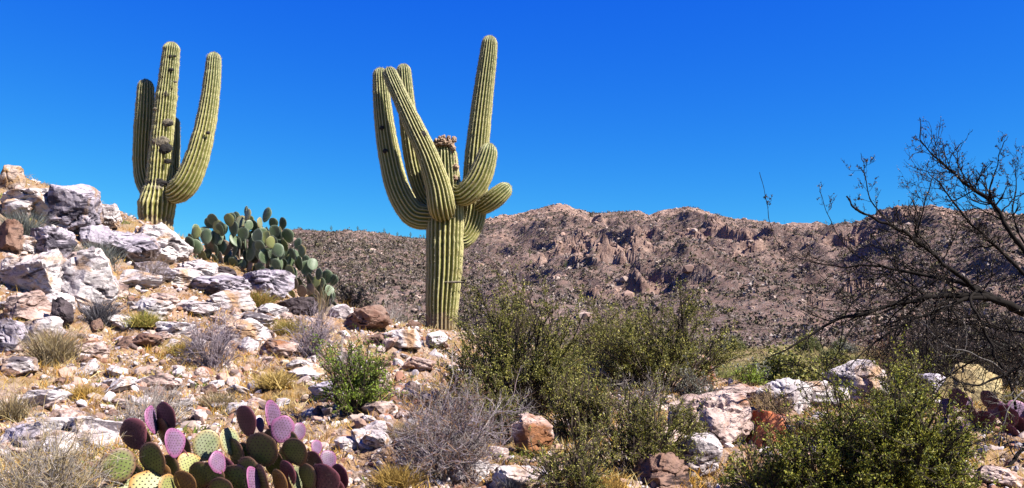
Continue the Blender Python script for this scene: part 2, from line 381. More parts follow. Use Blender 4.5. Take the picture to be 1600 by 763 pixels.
# ---------------------------------------------------------------- the mountain
RIDGE = [(150,470),(300,402),(380,372),(430,364),(470,361),(540,360),(600,366),(640,372),(668,376),(705,372),(735,362),(756,344),(800,338),(850,326),(885,323),(920,334),(960,335),(1000,333),(1012,338),(1050,330),(1075,324),(1100,333),(1150,344),(1200,350),(1260,352),(1300,353),(1340,348),(1375,327),(1410,320),(1450,322),(1500,330),(1560,330),(1600,338),(1700,330),(1850,350),(2000,380),(2200,430)]
_ra = np.array([ray(u, v)[0] / ray(u, v)[1] for u, v in RIDGE]); _re = np.array([ray(u, v)[2] / ray(u, v)[1] for u, v in RIDGE])
Y0 = 105.0
def ridge_Y(a): return 430 + 60 * np.sin(a * 5 + .5) + 60 * sstep(-.06, .02, a) - 110 * sstep(.36, .46, a)
def mount(a, t):
    Yr = ridge_Y(a); Y = Y0 + (Yr - Y0) * t; X = a * Y
    el = np.interp(a, _ra, _re)
    zr = CAMZ + el * Yr; zb = VALLEY - 1.5
    up = np.clip(t, 0, 1); g = .30 * up + .70 * up ** 1.6
    z = zb + (zr - zb) * g
    dn = np.clip(t - 1, 0, 9); z = z - (zr - zb) * (.35 * dn + 1.2 * dn * dn)
    P = np.stack([X + .5 * Y, (Y - .5 * X) * .38, np.zeros_like(X)], 1)
    env = sstep(.02, .35, t) * (1 - .88 * sstep(.55, .95, t) * (1 - sstep(1.05, 1.4, t)))
    rough = .35 + .65 * sstep(-.06, 0, a)
    z = z + env * rough * (10 * (ridged(P * .012, 3) - .55) + 3.2 * ridged(P * .05, 3))
    Q = np.stack([X, Y, z], 1)
    crag = sstep(.12, .5, fbm(Q * .019 + 3, 3) + .38 * sstep(.55, 1., t) - .8 * (1 - sstep(-.06, 0, a)))
    n1 = np.stack([X + .4 * z, Y * .6, z], 1) * .07; n1 = n1 + .5 * np.stack([perlin(n1 * .8), perlin(n1 * .8 + 9), perlin(n1 * .8 + 4)], 1)
    st = fbm(n1 + 7, 3, .55) * 2.2; st = np.floor(st * 2.5) / 2.5 + .25 * ((st * 2.5) % 1) / 2.5      # broken steps of bedrock
    z = z + sstep(.05, .3, t) * (1.0 * fbm(Q * .09, 4) + crag * rough * 3.0 * st * (1 - .72 * sstep(.6, .95, t) * (1 - sstep(1.05, 1.3, t))))
    return X, Y, z, crag
def build_mountain():
    a = np.concatenate([np.linspace(-.75, -.30, 30)[:-1], np.linspace(-.30, .62, 900), np.linspace(.62, 1.05, 60)[1:]])
    t = np.concatenate([np.linspace(0, .3, 90)[:-1], np.linspace(.3, 1.02, 300), np.linspace(1.02, 1.9, 30)[1:]])
    A, T = np.meshgrid(a, t); X, Y, Z, crag = mount(A.ravel(), T.ravel()); na, ntt = len(a), len(t)
    i, j = np.meshgrid(np.arange(ntt - 1), np.arange(na - 1), indexing='ij')
    Q = np.stack([i * na + j, i * na + j + 1, (i + 1) * na + j + 1, (i + 1) * na + j], -1).reshape(-1, 4)
    me = mesh_np('mountain', np.stack([X, Y, Z], 1), [Q], smooth=False, attrs={'crag': crag})
    m, tr, b = mat('mountain_rock'); v = N(tr, 'ShaderNodeTexCoord').outputs['Object']
    n1 = noise(tr, v, .05, 8, .7); c = ramp(tr, n1, [(.36, (.19, .12, .105)), (.5, (.31, .20, .165)), (.62, (.44, .30, .245))])
    n2 = noise(tr, v, .55, 7, .75); c = mixc(tr, ramp(tr, n2, [(.48, (0, 0, 0)), (.58, (1, 1, 1))]), c, (.22, .16, .135))
    n3 = noise(tr, v, .8, 5, .7); c = mixc(tr, ramp(tr, n3, [(.56, (0, 0, 0)), (.64, (.9, .9, .9))]), c, (.40, .32, .29))
    cr = N(tr, 'ShaderNodeAttribute', attribute_name='crag').outputs['Fac']
    nr = noise(tr, v, .25, 8, .7, .5); rc = ramp(tr, nr, [(.36, (.20, .12, .10)), (.5, (.42, .27, .21)), (.62, (.62, .43, .34))])
    c = mixc(tr, ramp(tr, cr, [(.35, (0, 0, 0)), (.8, (.85, .85, .85))]), c, rc)
    tr.links.new(c, b.inputs['Base Color']); b.inputs['Roughness'].default_value = .95; b.inputs['Specular IOR Level'].default_value = .1
    bump(tr, noise(tr, v, .9, 8, .75), 1.0, 1.2, b)
    tag(link('mountain', me, m), 'rugged pinkish brown desert mountain across the valley', kind='structure')
build_mountain()

_ico = {}
def ico(sub):
    if sub not in _ico:
        bm = bmesh.new(); bmesh.ops.create_icosphere(bm, subdivisions=sub, radius=1)
        V = np.array([v.co[:] for v in bm.verts]); F = np.array([[x.index for x in f.verts] for f in bm.faces]); bm.free()
        _ico[sub] = (norm(V), F)
    return _ico[sub]

def rock_shape(rng, sub, dims, planes=16, rough=.05, strata=0.0):
    D, F = ico(sub)
    Rq = Euler(tuple(rng.normal(size=3) * [.3, .3, 2])).to_matrix(); ax6 = np.concatenate([np.eye(3), -np.eye(3)]) @ np.array(Rq).T
    n = norm(np.concatenate([ax6 + rng.normal(size=(6, 3)) * .22, ax6 + rng.normal(size=(6, 3)) * .3, rng.normal(size=(max(planes - 10, 2), 3))])); d = rng.uniform(.58, .98, len(n))
    dot = D @ n.T; r = np.where(dot > .08, d / np.maximum(dot, .08), 9)
    r = np.minimum(np.minimum(-np.log(np.exp(-60 * np.minimum(r, 3)).sum(1) + 1e-30) / 60, r.min(1)), 1.08)
    V = D * r[:, None]
    if sub == 2:
        for q in range(7):
            ax = norm(rng.normal(size=3)); h = V @ ax; V = V - ax * np.maximum(h - h.max() * rng.uniform(.55, .85), 0)[:, None]
    if sub >= 3:
        o = rng.uniform(0, 60, 3)
        V = V + D * (.10 * fbm(V * 1.3 + o, 2))[:, None]
        for q in range(18):          # broken facets
            ax = norm(ax6[rng.integers(0, 6)] + rng.normal(size=3) * (.25 if q % 3 else .8)); h = V @ ax; m_ = h.max() * rng.uniform(.66, .92); side = sstep(-.2, .2, perlin(V * 1.5 + q * 7.1 + o)); V = V - ax * (np.maximum(h - m_, 0) * (.97 if q % 2 else side))[:, None]
        ax = norm(rng.normal(size=3) * [1, 1, .7]); h = V @ ax + .10 * perlin(V * 1.7 + o)
        V = V + D * (strata * (np.abs(((h * 3.3) % 1) - .5) - .25))[:, None]
        cr = np.abs(perlin(V * [1.6, 1.6, 2.6] + o + 9)); cr2 = np.abs(perlin(V * 3.4 + o + 3))
        e = rough * .5 * ridged(V * 2.0 + o, 2, .5) + rough * .22 * fbm(V * 9 + o, 3, .6) - .13 * np.exp(-(cr / .075) ** 2) * sstep(-.2, .3, perlin(V * 1.1 + o + 31)) - .05 * np.exp(-(cr2 / .12) ** 2) * sstep(0, .4, perlin(V * 1.4 + o + 57))
        V = V + D * e[:, None]
    return V * (np.asarray(dims) * .5), F

def scatter_mountain():
    rng = np.random.default_rng(11)
    def pick(n, tmin=.03, tpow=.8):
        a = rng.uniform(-.37, .60, n); t = tmin + (1.0 - tmin) * rng.random(n) ** tpow
        X, Y, Z, c = mount(a, t); return np.stack([X, Y, Z], 1), c, a
    D, F = ico(1)
    # shrubs: small broken clumps
    P, c, a = pick(80000); keep = rng.random(len(P)) > c * .7 + .45 * sstep(.0, .5, fbm(P * .02 + 50, 3)); P = P[keep]; n = len(P)
    s = rng.lognormal(-.88, .40, n)[:, None, None] * np.array([1, 1, .95])
    k = 9; off = rng.normal(size=(n, k, 3)) * np.array([.5, .5, .32]) + [0, 0, .45]
    C0 = (P[:, None] + off * s).reshape(-1, 3)
    base = np.array([[.15, .125, .09], [.21, .165, .135], [.12, .10, .085], [.30, .24, .21], [.18, .16, .085], [.40, .33, .30]])
    ci = base[rng.choice(6, n, p=[.22, .22, .16, .15, .14, .11])] * rng.uniform(.7, 1.25, (n, 1))
    cc = np.repeat(ci, k, 0) * rng.uniform(.75, 1.25, (n * k, 1))
    dr = rng.normal(size=(n * k, 3)); L = rng.uniform(.5, 1.1, n * k) * np.repeat(s[:, 0, 0], k)
    V, Q = diamonds(C0, dr, L, L * .8, rng, .3)
    g = Geo(); g.add(V, Q, np.repeat(cc, 4, 0))
    tag(link('mountain_shrubs', g.mesh('mountain_shrubs'), TWIG), 'dark and grey desert shrubs speckling the far mountain slope', kind='stuff')
    P, c, a = pick(22000, .05, .7); w = (.16 + c) * np.where(a < -.05, .45, 1); keep = rng.random(len(P)) < w; P = P[keep]; n = len(P)
    lib = [rock_shape(np.random.default_rng(i), 1, (1, 1, 1), 9)[0] for i in range(8)]
    s = np.minimum(rng.lognormal(-.15, .55, n), 3.6); g = Geo()
    for b in range(8):
        ix = np.nonzero(rng.integers(0, 8, n) == b)[0]
        if not len(ix): continue
        ang = rng.uniform(0, 6.28, len(ix)); ca, sa = np.cos(ang), np.sin(ang)
        L = lib[b][None] * (s[ix, None] * [1.3, 1, .9])[:, None]
        VV = np.stack([L[..., 0] * ca[:, None] - L[..., 1] * sa[:, None], L[..., 0] * sa[:, None] + L[..., 1] * ca[:, None], L[..., 2]], -1) + P[ix, None]
        cl = np.array([[.46, .30, .235], [.50, .37, .31], [.30, .19, .155]])[rng.integers(0, 3, len(ix))] * rng.uniform(.75, 1.2, (len(ix), 1))
        g.add(VV.reshape(-1, 3), (np.arange(len(ix))[:, None, None] * len(D) + F[None]).reshape(-1, 3), np.repeat(cl, len(D), 0))
    tag(link('mountain_rubble', g.mesh('mountain_rubble'), STONE), 'pink and brown rubble strewn over the far mountain slope', kind='stuff')
scatter_mountain()

# ---------------------------------------------------------------- boulders
def boulder(u, vb, w, h, kind, label, seed, name='boulder', sink=.3, sub=5, rough=.06, strata=.06, rot=None, d=None, deep=.85, group=None, tilt=0):
    rng = np.random.default_rng(seed)
    p = ground_at(u, vb - .12 * h) if d is None else None
    if p is None: p = at(u, vb, d); p[2] = gz(p[0], p[1])
    s = p[1] / FPX; Wm, Hm = w * s * 1.24, h * s * .98
    V, F = rock_shape(rng, sub, (Wm, Wm * deep, Hm * (1 + sink)), 16, rough, strata)
    if tilt: 
        c, sn = math.cos(tilt), math.sin(tilt); V = V @ np.array([[c, 0, -sn], [0, 1, 0], [sn, 0, c]])
    V[:, 2] += Hm * (1 + sink) * .5 - Hm * sink
    me = mesh_np(name, V, [F], smooth=False)
    o = link(name, me, RM[kind], loc=tuple(p + np.array([0, Wm * deep * .25, 0])), rot=(0, 0, rng.uniform(-.35, .35) if rot is None else rot))
    return tag(o, label, 'rock', group or 'boulders on the hillside')

B = boulder
B(6, 305, 40, 62, 'lichen', 'tall white rock with orange lichen at the top of the left pile', 1, strata=.1)
B(48, 345, 112, 58, 'white', 'long pale rock along the skyline left of the dark-sided boulder', 2)
B(106, 372, 98, 92, 'grey', 'largest grey boulder on the skyline with dark purple right side', 38, rough=.08)
B(160, 358, 44, 38, 'white', 'rounded white rock right of the grey skyline boulder', 4)
B(6, 400, 42, 62, 'rust', 'dark reddish rock at left edge beside the small white stone', 5)
B(40, 400, 38, 30, 'white', 'small white blocky stone on top of the white boulder pile', 6)
B(66, 412, 66, 66, 'grey', 'blue grey rock behind the small white blocky stone', 7)
B(102, 408, 50, 46, 'lichen', 'rusty broken rock with ochre lichen above the pale slab', 8)
B(46, 474, 112, 86, 'white', 'big white block with brown hollow underside in the left pile', 9, rough=.08)
B(132, 496, 92, 102, 'white', 'pale sloping slab behind the dark grass tuft', 10, tilt=.35)
B(30, 508, 84, 60, 'pink', 'pinkish fractured rock under the big white block', 11)
B(10, 560, 56, 66, 'grey', 'grey white rock at the left edge below the pile', 12)
B(92, 520, 34, 50, 'dark', 'dark narrow stone wedged between white block and slab', 13)
B(236, 412, 112, 72, 'white', 'pale peaked outcrop hiding the foot of the left saguaro', 14, tilt=.3, rough=.09)
B(190, 412, 110, 58, 'grey', 'lavender grey ledge left of the pale peaked outcrop', 15, rough=.09)
B(300, 442, 80, 40, 'white', 'speckled pale rock below the green prickly pear', 16, rough=.08)
B(275, 450, 70, 34, 'white', 'low white slab under the pale peaked outcrop', 17)
B(330, 468, 90, 34, 'grey', 'flat layered grey slab in the middle of the slope', 18, strata=.14)
B(300, 492, 60, 26, 'white', 'flat white slab in front of the layered grey slab', 19)
B(376, 540, 74, 44, 'white', 'pale wedge rock behind the bare grey twig bush', 20)
B(404, 470, 78, 56, 'grey', 'blue grey boulder right below the green prickly pear', 21, rough=.08)
B(345, 440, 42, 26, 'dark', 'dark stone in the shade of the green prickly pear', 22)
B(460, 496, 62, 34, 'dark', 'dark brown overhanging rock under the trailing prickly pear', 23)
B(568, 522, 72, 40, 'rust', 'brown broken rock with white faces left of the big saguaro', 24, strata=.15)
B(632, 552, 62, 36, 'white', 'white rock at the left foot of the big saguaro', 25)
B(680, 548, 40, 26, 'white', 'small pale stone right at the base of the big saguaro', 26)
B(655, 585, 54, 28, 'pink', 'pink stone between the big saguaro and the grey twig shrub', 27)
B(100, 722, 180, 78, 'white', 'wide half buried white boulder left of the purple prickly pear', 28, sink=.7)
B(22, 720, 80, 62, 'grey', 'grey half buried boulder in the lower left corner', 29, sink=.6)
B(515, 632, 62, 40, 'grey', 'grey rock tucked under the bright green shrub', 30)
B(1103, 612, 46, 52, 'pink', 'upright pink and white rock behind the olive shrubs', 31)
B(1172, 636, 90, 36, 'pink', 'flat pale rock below the bright yellow green plant', 32)
B(1228, 645, 70, 50, 'white', 'white jagged rock left of the longer white outcrop', 33)
B(1276, 642, 72, 46, 'white', 'white jagged outcrop left of the pointed grey rock', 34)
B(1352, 640, 92, 82, 'white', 'pointed grey white rock under the bare tree branches', 35)
B(1534, 644, 104, 76, 'tan', 'smooth yellow tan rock behind the right purple prickly pear', 136, rough=.03, strata=.0)
B(1125, 706, 122, 92, 'pink', 'large pink outcrop with dark slanted clefts', 37, strata=.22, tilt=-.35, rough=.08)
B(1098, 757, 80, 82, 'white', 'grey white rock below the pink cleft outcrop', 38)
B(1206, 712, 76, 78, 'red', 'orange red rock right of the pink cleft outcrop', 39)
B(1236, 690, 26, 24, 'white', 'small white stone resting by the orange red rock', 40)
B(1042, 775, 96, 56, 'rust', 'rusty layered slab at the bottom under the olive shrubs', 41, strata=.2)
B(965, 622, 110, 56, 'pink', 'dull pink rock shaded between the two olive shrubs', 42)
B(835, 720, 60, 62, 'pink', 'orange pink rock under the big olive shrub', 43)
B(812, 775, 84, 40, 'white', 'pale stone at the bottom below the big olive shrub', 44)
B(745, 762, 40, 40, 'white', 'white upright stone beside the grey twig shrub', 45)
B(1575, 770, 80, 36, 'pink', 'pinkish slab in the lower right corner', 46)
B(540, 708, 40, 22, 'white', 'white flat stone right of the front purple prickly pear', 47)

FILL = [(20, 345, 60, 40, 'white', 'white rock under the orange lichen rock at the left edge'), (85, 325, 50, 34, 'white', 'small pale rock on the skyline on top of the long pale rock'), (140, 392, 60, 44, 'grey', 'grey fractured rock under the dark-sided skyline boulder'),
 (118, 430, 44, 34, 'pink', 'pinkish rock left of the brown leafless bush, above the pale slab'), (75, 440, 54, 40, 'white', 'white rock wedged above the big white block'), (10, 440, 40, 40, 'white', 'white rock at the left edge beside the big white block'), (80, 495, 60, 40, 'white', 'pale rock against the dark narrow stone'),
 (60, 540, 60, 40, 'white', 'pale rock above the golden brown dry tuft'), (175, 470, 50, 30, 'pink', 'pinkish low rock right of the pale sloping slab'), (172, 395, 50, 40, 'white', 'white rock between the skyline boulder and the grey ledge'), (225, 440, 70, 30, 'grey', 'grey low rock beneath the peaked outcrop'),
 (345, 452, 60, 30, 'white', 'whitish low rock left of the blue grey boulder'), (420, 500, 56, 26, 'white', 'small pale rock under the blue grey boulder'), (250, 480, 46, 22, 'pink', 'pinkish flat rock left of the layered grey slab'), (140, 560, 60, 24, 'pink', 'pink flat rock in front of the dark grey spiky tuft'), (225, 545, 50, 22, 'rust', 'brown flat rock in the middle of the rubble slope'),
 (590, 545, 40, 24, 'rust', 'rusty rock left of the white rock at the saguaro foot'), (530, 500, 40, 24, 'white', 'white stone left of the brown broken rock'), (1140, 660, 60, 40, 'pink', 'pink rock behind the large cleft outcrop'), (1065, 690, 50, 46, 'grey', 'grey shadowed rock left of the pink cleft outcrop'), (1310, 640, 50, 36, 'white', 'white rock between the jagged outcrop and the pointed rock'), (1455, 600, 60, 34, 'grey', 'grey rock in the shade of the dark thicket')]
FILL += [(205, 455, 70, 34, 'white', 'white broken rock right of the pale sloping slab'), (235, 500, 60, 30, 'white', 'white rough rock in the upper middle of the slope'), (355, 490, 70, 34, 'white', 'white rock just right of the flat white slab'), (270, 528, 60, 28, 'white', 'white low rock left above the lilac grey bush'), (395, 520, 56, 30, 'white', 'white rock above the pale wedge rock'),
 (430, 560, 60, 30, 'pink', 'pinkish white rock left of the lilac leafless bush'), (180, 520, 60, 30, 'white', 'white rock right of the dark grey spiky tuft'), (20, 590, 60, 34, 'white', 'white rock at the left edge under the grey white rock'), (240, 610, 60, 26, 'pink', 'pinkish slab above the grey leafless bush'),
 (480, 600, 50, 26, 'white', 'white stone left of the grey rock under the bright green shrub'), (585, 690, 50, 30, 'white', 'white rock below the bright green shrub'), (60, 640, 70, 30, 'white', 'white low rock right of the pale dry tuft at the left edge'), (720, 600, 40, 24, 'white', 'white stone between the saguaro and the grey shrub')]
for _i, (u, vb, w, h, k, lab) in enumerate(FILL): B(u, vb, w, h, k, lab, 70 + _i, sub=4, rough=.08, strata=.08)

# loose stones lying about, each its own object
def loose_stones():
    rng = np.random.default_rng(21); kinds = ['white', 'pink', 'rust', 'white', 'pink']
    words = {'white': 'white', 'pink': 'pinkish', 'rust': 'rusty brown'}
    lib = {k: [mesh_np('loose_stone', *(lambda r: (r[0], [r[1]]))(rock_shape(np.random.default_rng(100 + i * 7 + ord(k[0])), 3, (1, .8, .5), 11, .05, .1)), smooth=False) for i in range(7)] for k in ('white', 'pink', 'rust')}
    def place(u, v):
        return ground_at(u, v)
    n = 0
    while n < 250:
        if n < 200: u = rng.uniform(0, 700); v = rng.uniform(415 + .1 * u, 755)
        else: u = rng.uniform(700, 1600); v = rng.uniform(615, 760)
        p = place(u, v)
        if p[1] > 16 or (120 < u < 570 and v > 655) or p[1] < 4.6: continue
        k = kinds[rng.integers(0, 5)]; w = min(.09 + rng.lognormal(-2.5, .55), .38)
        me = lib[k][rng.integers(0, 7)]
        o = link('loose_stone', me, RM[k], loc=(p[0], p[1], p[2] + w * .10), rot=(rng.normal() * .3, rng.normal() * .3, rng.uniform(0, 6.3)), scale=(w, w, w * rng.uniform(.7, 1.3)))
        if u > 700: where = 'on the ground among the right hand shrubs' if u > 1150 else 'under the olive shrubs'
        elif v > 640: where = 'near the front purple prickly pear'
        elif v > 540: where = 'on the middle of the left slope'
        else: where = 'high on the left slope below the boulders'
        lab = 'loose %s stone lying %s' % (words[k], where)
        tag(o, lab, 'stone', lab.replace('loose', 'loose stones:', 1)[:60] if False else 'loose %s stones %s' % (words[k], where)); n += 1
loose_stones()

def gravel():
    rng = np.random.default_rng(5); n = 34000
    x, y = [], []
    yy = rng.uniform(3.6 ** .5, 17 ** .5, n * 2) ** 2; xx = rng.uniform(-.68, .68, n * 2) * yy
    P = np.stack([xx, yy, np.zeros_like(xx)], 1)
    dens = .62 + 1.3 * fbm(P * .9, 3) + .25 * (xx < .5)
    k = rng.random(len(xx)) < dens; xx, yy = xx[k][:n], yy[k][:n]; n = len(xx); z = ground_z(xx, yy)
    s = np.minimum(rng.lognormal(-3.35, .72, n), np.where(yy < 5.8, .06, .2)); D, F = ico(2); g = Geo()
    lib = [rock_shape(np.random.default_rng(200 + i), 2, (1, .8, .55), 8)[0] for i in range(10)]
    which = rng.integers(0, 10, n)
    pal = np.array([[.62, .54, .54], [.52, .40, .36], [.42, .27, .21], [.30, .15, .10], [.55, .42, .34], [.16, .11, .10], [.40, .35, .38]])
    for b in range(10):
        ix = np.nonzero(which == b)[0]; m = len(ix)
        # random rotation
        q = norm(rng.normal(size=(m, 4)) * [1.8, .75, .75, 1.7]); w_, a, b_, c = q.T
        R = np.stack([np.stack([1 - 2 * (b_ * b_ + c * c), 2 * (a * b_ - w_ * c), 2 * (a * c + w_ * b_)], -1), np.stack([2 * (a * b_ + w_ * c), 1 - 2 * (a * a + c * c), 2 * (b_ * c - w_ * a)], -1), np.stack([2 * (a * c - w_ * b_), 2 * (b_ * c + w_ * a), 1 - 2 * (a * a + b_ * b_)], -1)], 1)
        VV = np.einsum('mij,vj->mvi', R, lib[b]) * s[ix, None, None] + np.stack([xx[ix], yy[ix], z[ix] + s[ix] * .04], 1)[:, None]
        cl = pal[rng.choice(7, m, p=[.22, .18, .18, .15, .12, .08, .07])] * rng.uniform(.9, 1.4, (m, 1))
        g.add(VV.reshape(-1, 3), (np.arange(m)[:, None, None] * len(D) + F[None]).reshape(-1, 3), np.repeat(cl, len(D), 0))
    tag(link('gravel', g.mesh('gravel'), STONE), 'broken pink and white gravel covering the slope', kind='stuff')
gravel()

# ---------------------------------------------------------------- grass and weeds
def grass_stuff():
    rng = np.random.default_rng(8)
    def tufts(n, dens, hm, wm, pal, nb, name, label, seed, spread=.05, lean=.55):
        rng = np.random.default_rng(seed)
        yy = rng.uniform(3.7 ** .5, 16 ** .5, n) ** 2; xx = rng.uniform(-.66, .66, n) * yy
        k = rng.random(n) < dens(xx, yy); xx, yy = xx[k], yy[k]; n = len(xx)
        N_ = n * nb; bx = np.repeat(xx, nb) + rng.normal(size=N_) * spread; by = np.repeat(yy, nb) + rng.normal(size=N_) * spread
        P = np.stack([bx, by, np.repeat(ground_z(xx, yy), nb) - .015], 1)
        D = rng.normal(size=(N_, 3)) * [lean, lean, .12] + [0, 0, 1]
        H = rng.uniform(.4, 1.15, N_) * np.repeat(rng.uniform(.6, 1.3, n), nb) * hm
        bend = rng.normal(size=(N_, 3)) * [.25, .25, .06] + [0, 0, -.12]
        V, F = blades(P, D, H, np.full(N_, wm) * rng.uniform(.6, 1.3, N_), bend, rng)
        pal = np.array(pal); c = pal[np.repeat(rng.integers(0, len(pal), n), nb)] * rng.uniform(.75, 1.25, (N_, 1))
        g = Geo(); g.add(V, F, np.repeat(c, 5, 0))
        tag(link(name, g.mesh(name), STRAW), label, kind='stuff')
    def PP(x, y, s): return np.stack([x, y, np.zeros_like(x)], 1) * s
    def d_dry(x, y): return np.clip(.42 + 1.1 * fbm(PP(x, y, .9) + 3, 3) + .35 * sstep(0, 3, x) * 0, .02, 1)
    def d_green(x, y): return np.clip(-.1 + 1.2 * fbm(PP(x, y, 1.1) + 30, 3), 0, .7)
    tufts(14000, d_dry, .13, .0055, [(.74, .46, .10), (.80, .56, .17), (.68, .36, .06), (.80, .64, .30), (.54, .28, .06)], 13, 'dry_grass', 'short golden dry grass between the stones', 1)
    tufts(4200, d_green, .09, .012, [(.22, .27, .03), (.30, .32, .05), (.16, .22, .03)], 16, 'green_weeds', 'small yellow green weeds scattered among the stones', 2, .04, .8)
    # valley floor grass, pale yellow-green
    n = 16000; r = rng.uniform(18 ** .5, 105 ** .5, n) ** 2; a = rng.uniform(-.25, .75, n); x, y = a * r, r
    P = np.stack([x, y, ground_z(x, y) - .05], 1); nb = 4; P = np.repeat(P, nb, 0) + rng.normal(size=(n * nb, 3)) * [.5, .5, 0]
    V, F = blades(P, rng.normal(size=(n * nb, 3)) * [.5, .5, .1] + [0, 0, 1], rng.uniform(.2, .6, n * nb), rng.uniform(.04, .12, n * nb), rng.normal(size=(n * nb, 3)) * .2, rng)
    c = np.array([(.34, .29, .09), (.42, .33, .14), (.26, .25, .07), (.46, .33, .18)])[np.repeat(rng.integers(0, 4, n), nb)] * rng.uniform(.8, 1.2, (n * nb, 1))
    g = Geo(); g.add(V, F, np.repeat(c, 5, 0)); tag(link('valley_grass', g.mesh('valley_grass'), STRAW), 'yellow green dry grass on the valley floor below the mountain', kind='stuff')
grass_stuff()

# ---------------------------------------------------------------- saguaros
def spline(P, n):
    P = np.asarray(P, float); Q = np.concatenate([[2 * P[0] - P[1]], P, [2 * P[-1] - P[-2]]]); out = []
    m = len(P) - 1; t = np.linspace(0, m, n); i = np.minimum(t.astype(int), m - 1); f = (t - i)[:, None]
    a, b, c, d = Q[i], Q[i + 1], Q[i + 2], Q[i + 3]
    return .5 * (2 * b + (c - a) * f + (2 * a - 5 * b + 4 * c - d) * f ** 2 + (3 * b - a - 3 * c + d) * f ** 3)

def cactus_limb(name, pts, d_w, ribs, parent, seed, dome=True, start_dome=False, cork_len=0.0, spine_n=5, depth=.24, lumpy=.02):
    """pts: rows of (u, v, depth, width px)"""
    rng = np.random.default_rng(seed)
    P = np.array([at(u, v, d) for u, v, d, w in pts]); R = np.array([w * d / FPX * .5 for u, v, d, w in pts]) * 1.03
    dense = spline(np.concatenate([P, R[:, None]], 1), 400); seg = np.linalg.norm(np.diff(dense[:, :3], axis=0), axis=1); s = np.concatenate([[0], np.cumsum(seg)]); L = s[-1]
    step = .022; n = max(int(L / step), 12)
    si = np.linspace(0, L, n)
    if dome:
        rt = dense[-1, 3]; e = L - rt * 1.15
        si = np.concatenate([np.linspace(0, e, int(e / step)), e + (L - e) * np.sin(np.linspace(0, 1, 15)[1:] * np.pi / 2)])
    if start_dome:
        r0 = dense[0, 3]; si = np.concatenate([r0 * (1 - np.cos(np.linspace(0, 1, 10) * np.pi / 2)), si[si > r0]])
    C = np.stack([np.interp(si, s, dense[:, k]) for k in range(4)], 1); c, r = C[:, :3], C[:, 3].copy()
    r = r * (1 + lumpy * perlin(np.stack([si * 3.1 + seed, si * 0, si * 0], 1)) + lumpy * .9 * perlin(np.stack([si * 11 + seed, si * 0, si * 0], 1)))
    if dome: tt = np.clip((si - e) / (L - e), 0, 1); r = r * np.sqrt(np.maximum(1 - tt ** 2.2, 0)); r[-1] = 1e-4
    if start_dome: tt = np.clip(1 - si / dense[0, 3], 0, 1); r = r * np.sqrt(np.maximum(1 - tt ** 2, 0)) + 1e-4
    T = norm(np.gradient(c, axis=0)); a = norm(np.cross(T[0], [0, 1, 0.2])); A = [a]
    for k in range(1, len(c)):
        a = a - T[k] * (a @ T[k]); a = a / np.linalg.norm(a); A.append(a)
    A = np.array(A); Bv = np.cross(T, A)
    k = ribs * 6; th = np.arange(k) * 2 * np.pi / k
    wob = .25 * perlin(np.stack([np.cos(th) * 2 + seed, np.sin(th) * 2, th * 0], 1))
    tw = np.abs(((th * ribs / (2 * np.pi)) % 1) * 2 - 1); ribv = 1 - (1 - tw) ** 1.25 * .0 - np.sqrt((1 - tw) ** 2 + .02) + np.sqrt(.02); ribv = np.clip(ribv, 0, 1)
    m = len(c)
    jit = 1 + (.02 + lumpy * .5) * perlin(np.stack([np.repeat(si, k) * 9, np.tile(np.cos(th), m) * 3 + seed, np.tile(np.sin(th), m) * 3], 1)).reshape(m, k)
    rr = r[:, None] * (1 - depth * (1 - ribv))[None] * jit
    V = c[:, None] + (np.cos(th)[None, :, None] * A[:, None] + np.sin(th)[None, :, None] * Bv[:, None]) * rr[..., None]
    org = np.array(parent.location); root = parent
    while root.parent: root = root.parent
    org = np.array(root.location)
    i, j = np.meshgrid(np.arange(m - 1), np.arange(k), indexing='ij'); j2 = (j + 1) % k
    Q = np.stack([i * k + j, i * k + j2, (i + 1) * k + j2, (i + 1) * k + j], -1).reshape(-1, 4)
    cork = np.repeat(1 - sstep(0, max(cork_len, .01), si), k) if cork_len else np.zeros(m * k)
    tipv = np.repeat(sstep(L * .45, L, si), k)
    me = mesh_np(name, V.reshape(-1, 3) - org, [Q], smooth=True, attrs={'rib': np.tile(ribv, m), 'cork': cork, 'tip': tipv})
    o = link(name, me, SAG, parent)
    # spines on the rib crests
    pos, nrm, tg = [], [], []; ss = np.arange(.02, L, .028); idx = np.searchsorted(si, ss).clip(0, m - 1)
    for q in range(ribs):
        t0 = 2 * np.pi * q / ribs; ids = idx[rng.random(len(idx)) < .93]
        nn = np.cos(t0) * A[ids] + np.sin(t0) * Bv[ids]; pos.append(c[ids] + nn * (r[ids] * .985)[:, None]); 
        end = sstep(L - r.max() * .9, L, si[ids])[:, None] if dome else 0
        nrm.append(norm(nn * (1 - .8 * end) + T[ids] * (.15 + end))); tg.append(T[ids])
    pos, nrm, tg = np.concatenate(pos), np.concatenate(nrm), np.concatenate(tg)
    if dome:
        q = 90; f = norm(rng.normal(size=(q, 3)) * [.6, .6, .3] + T[-1] * .9); pos = np.concatenate([pos, c[-15] + f * rt * .98]); nrm = np.concatenate([nrm, f]); tg = np.concatenate([tg, np.tile(T[-1], (q, 1))])
    kk = spine_n; Pn = np.repeat(pos, kk, 0); D = norm(np.repeat(nrm, kk, 0) * .7 + rng.normal(size=(len(Pn), 3)) * .62)
    Ln = rng.uniform(.012, .034, len(Pn)) * (1 if ribs > 15 else .9)
    sd = norm(np.cross(D, rng.normal(size=(len(Pn), 3)))) * .0022
    SV = np.stack([Pn - sd, Pn + sd, Pn + D * Ln[:, None]], 1).reshape(-1, 3) - org
    cc = np.array([(.62, .54, .36), (.50, .42, .26), (.34, .27, .17), (.70, .64, .50)])[rng.integers(0, 4, len(Pn))]
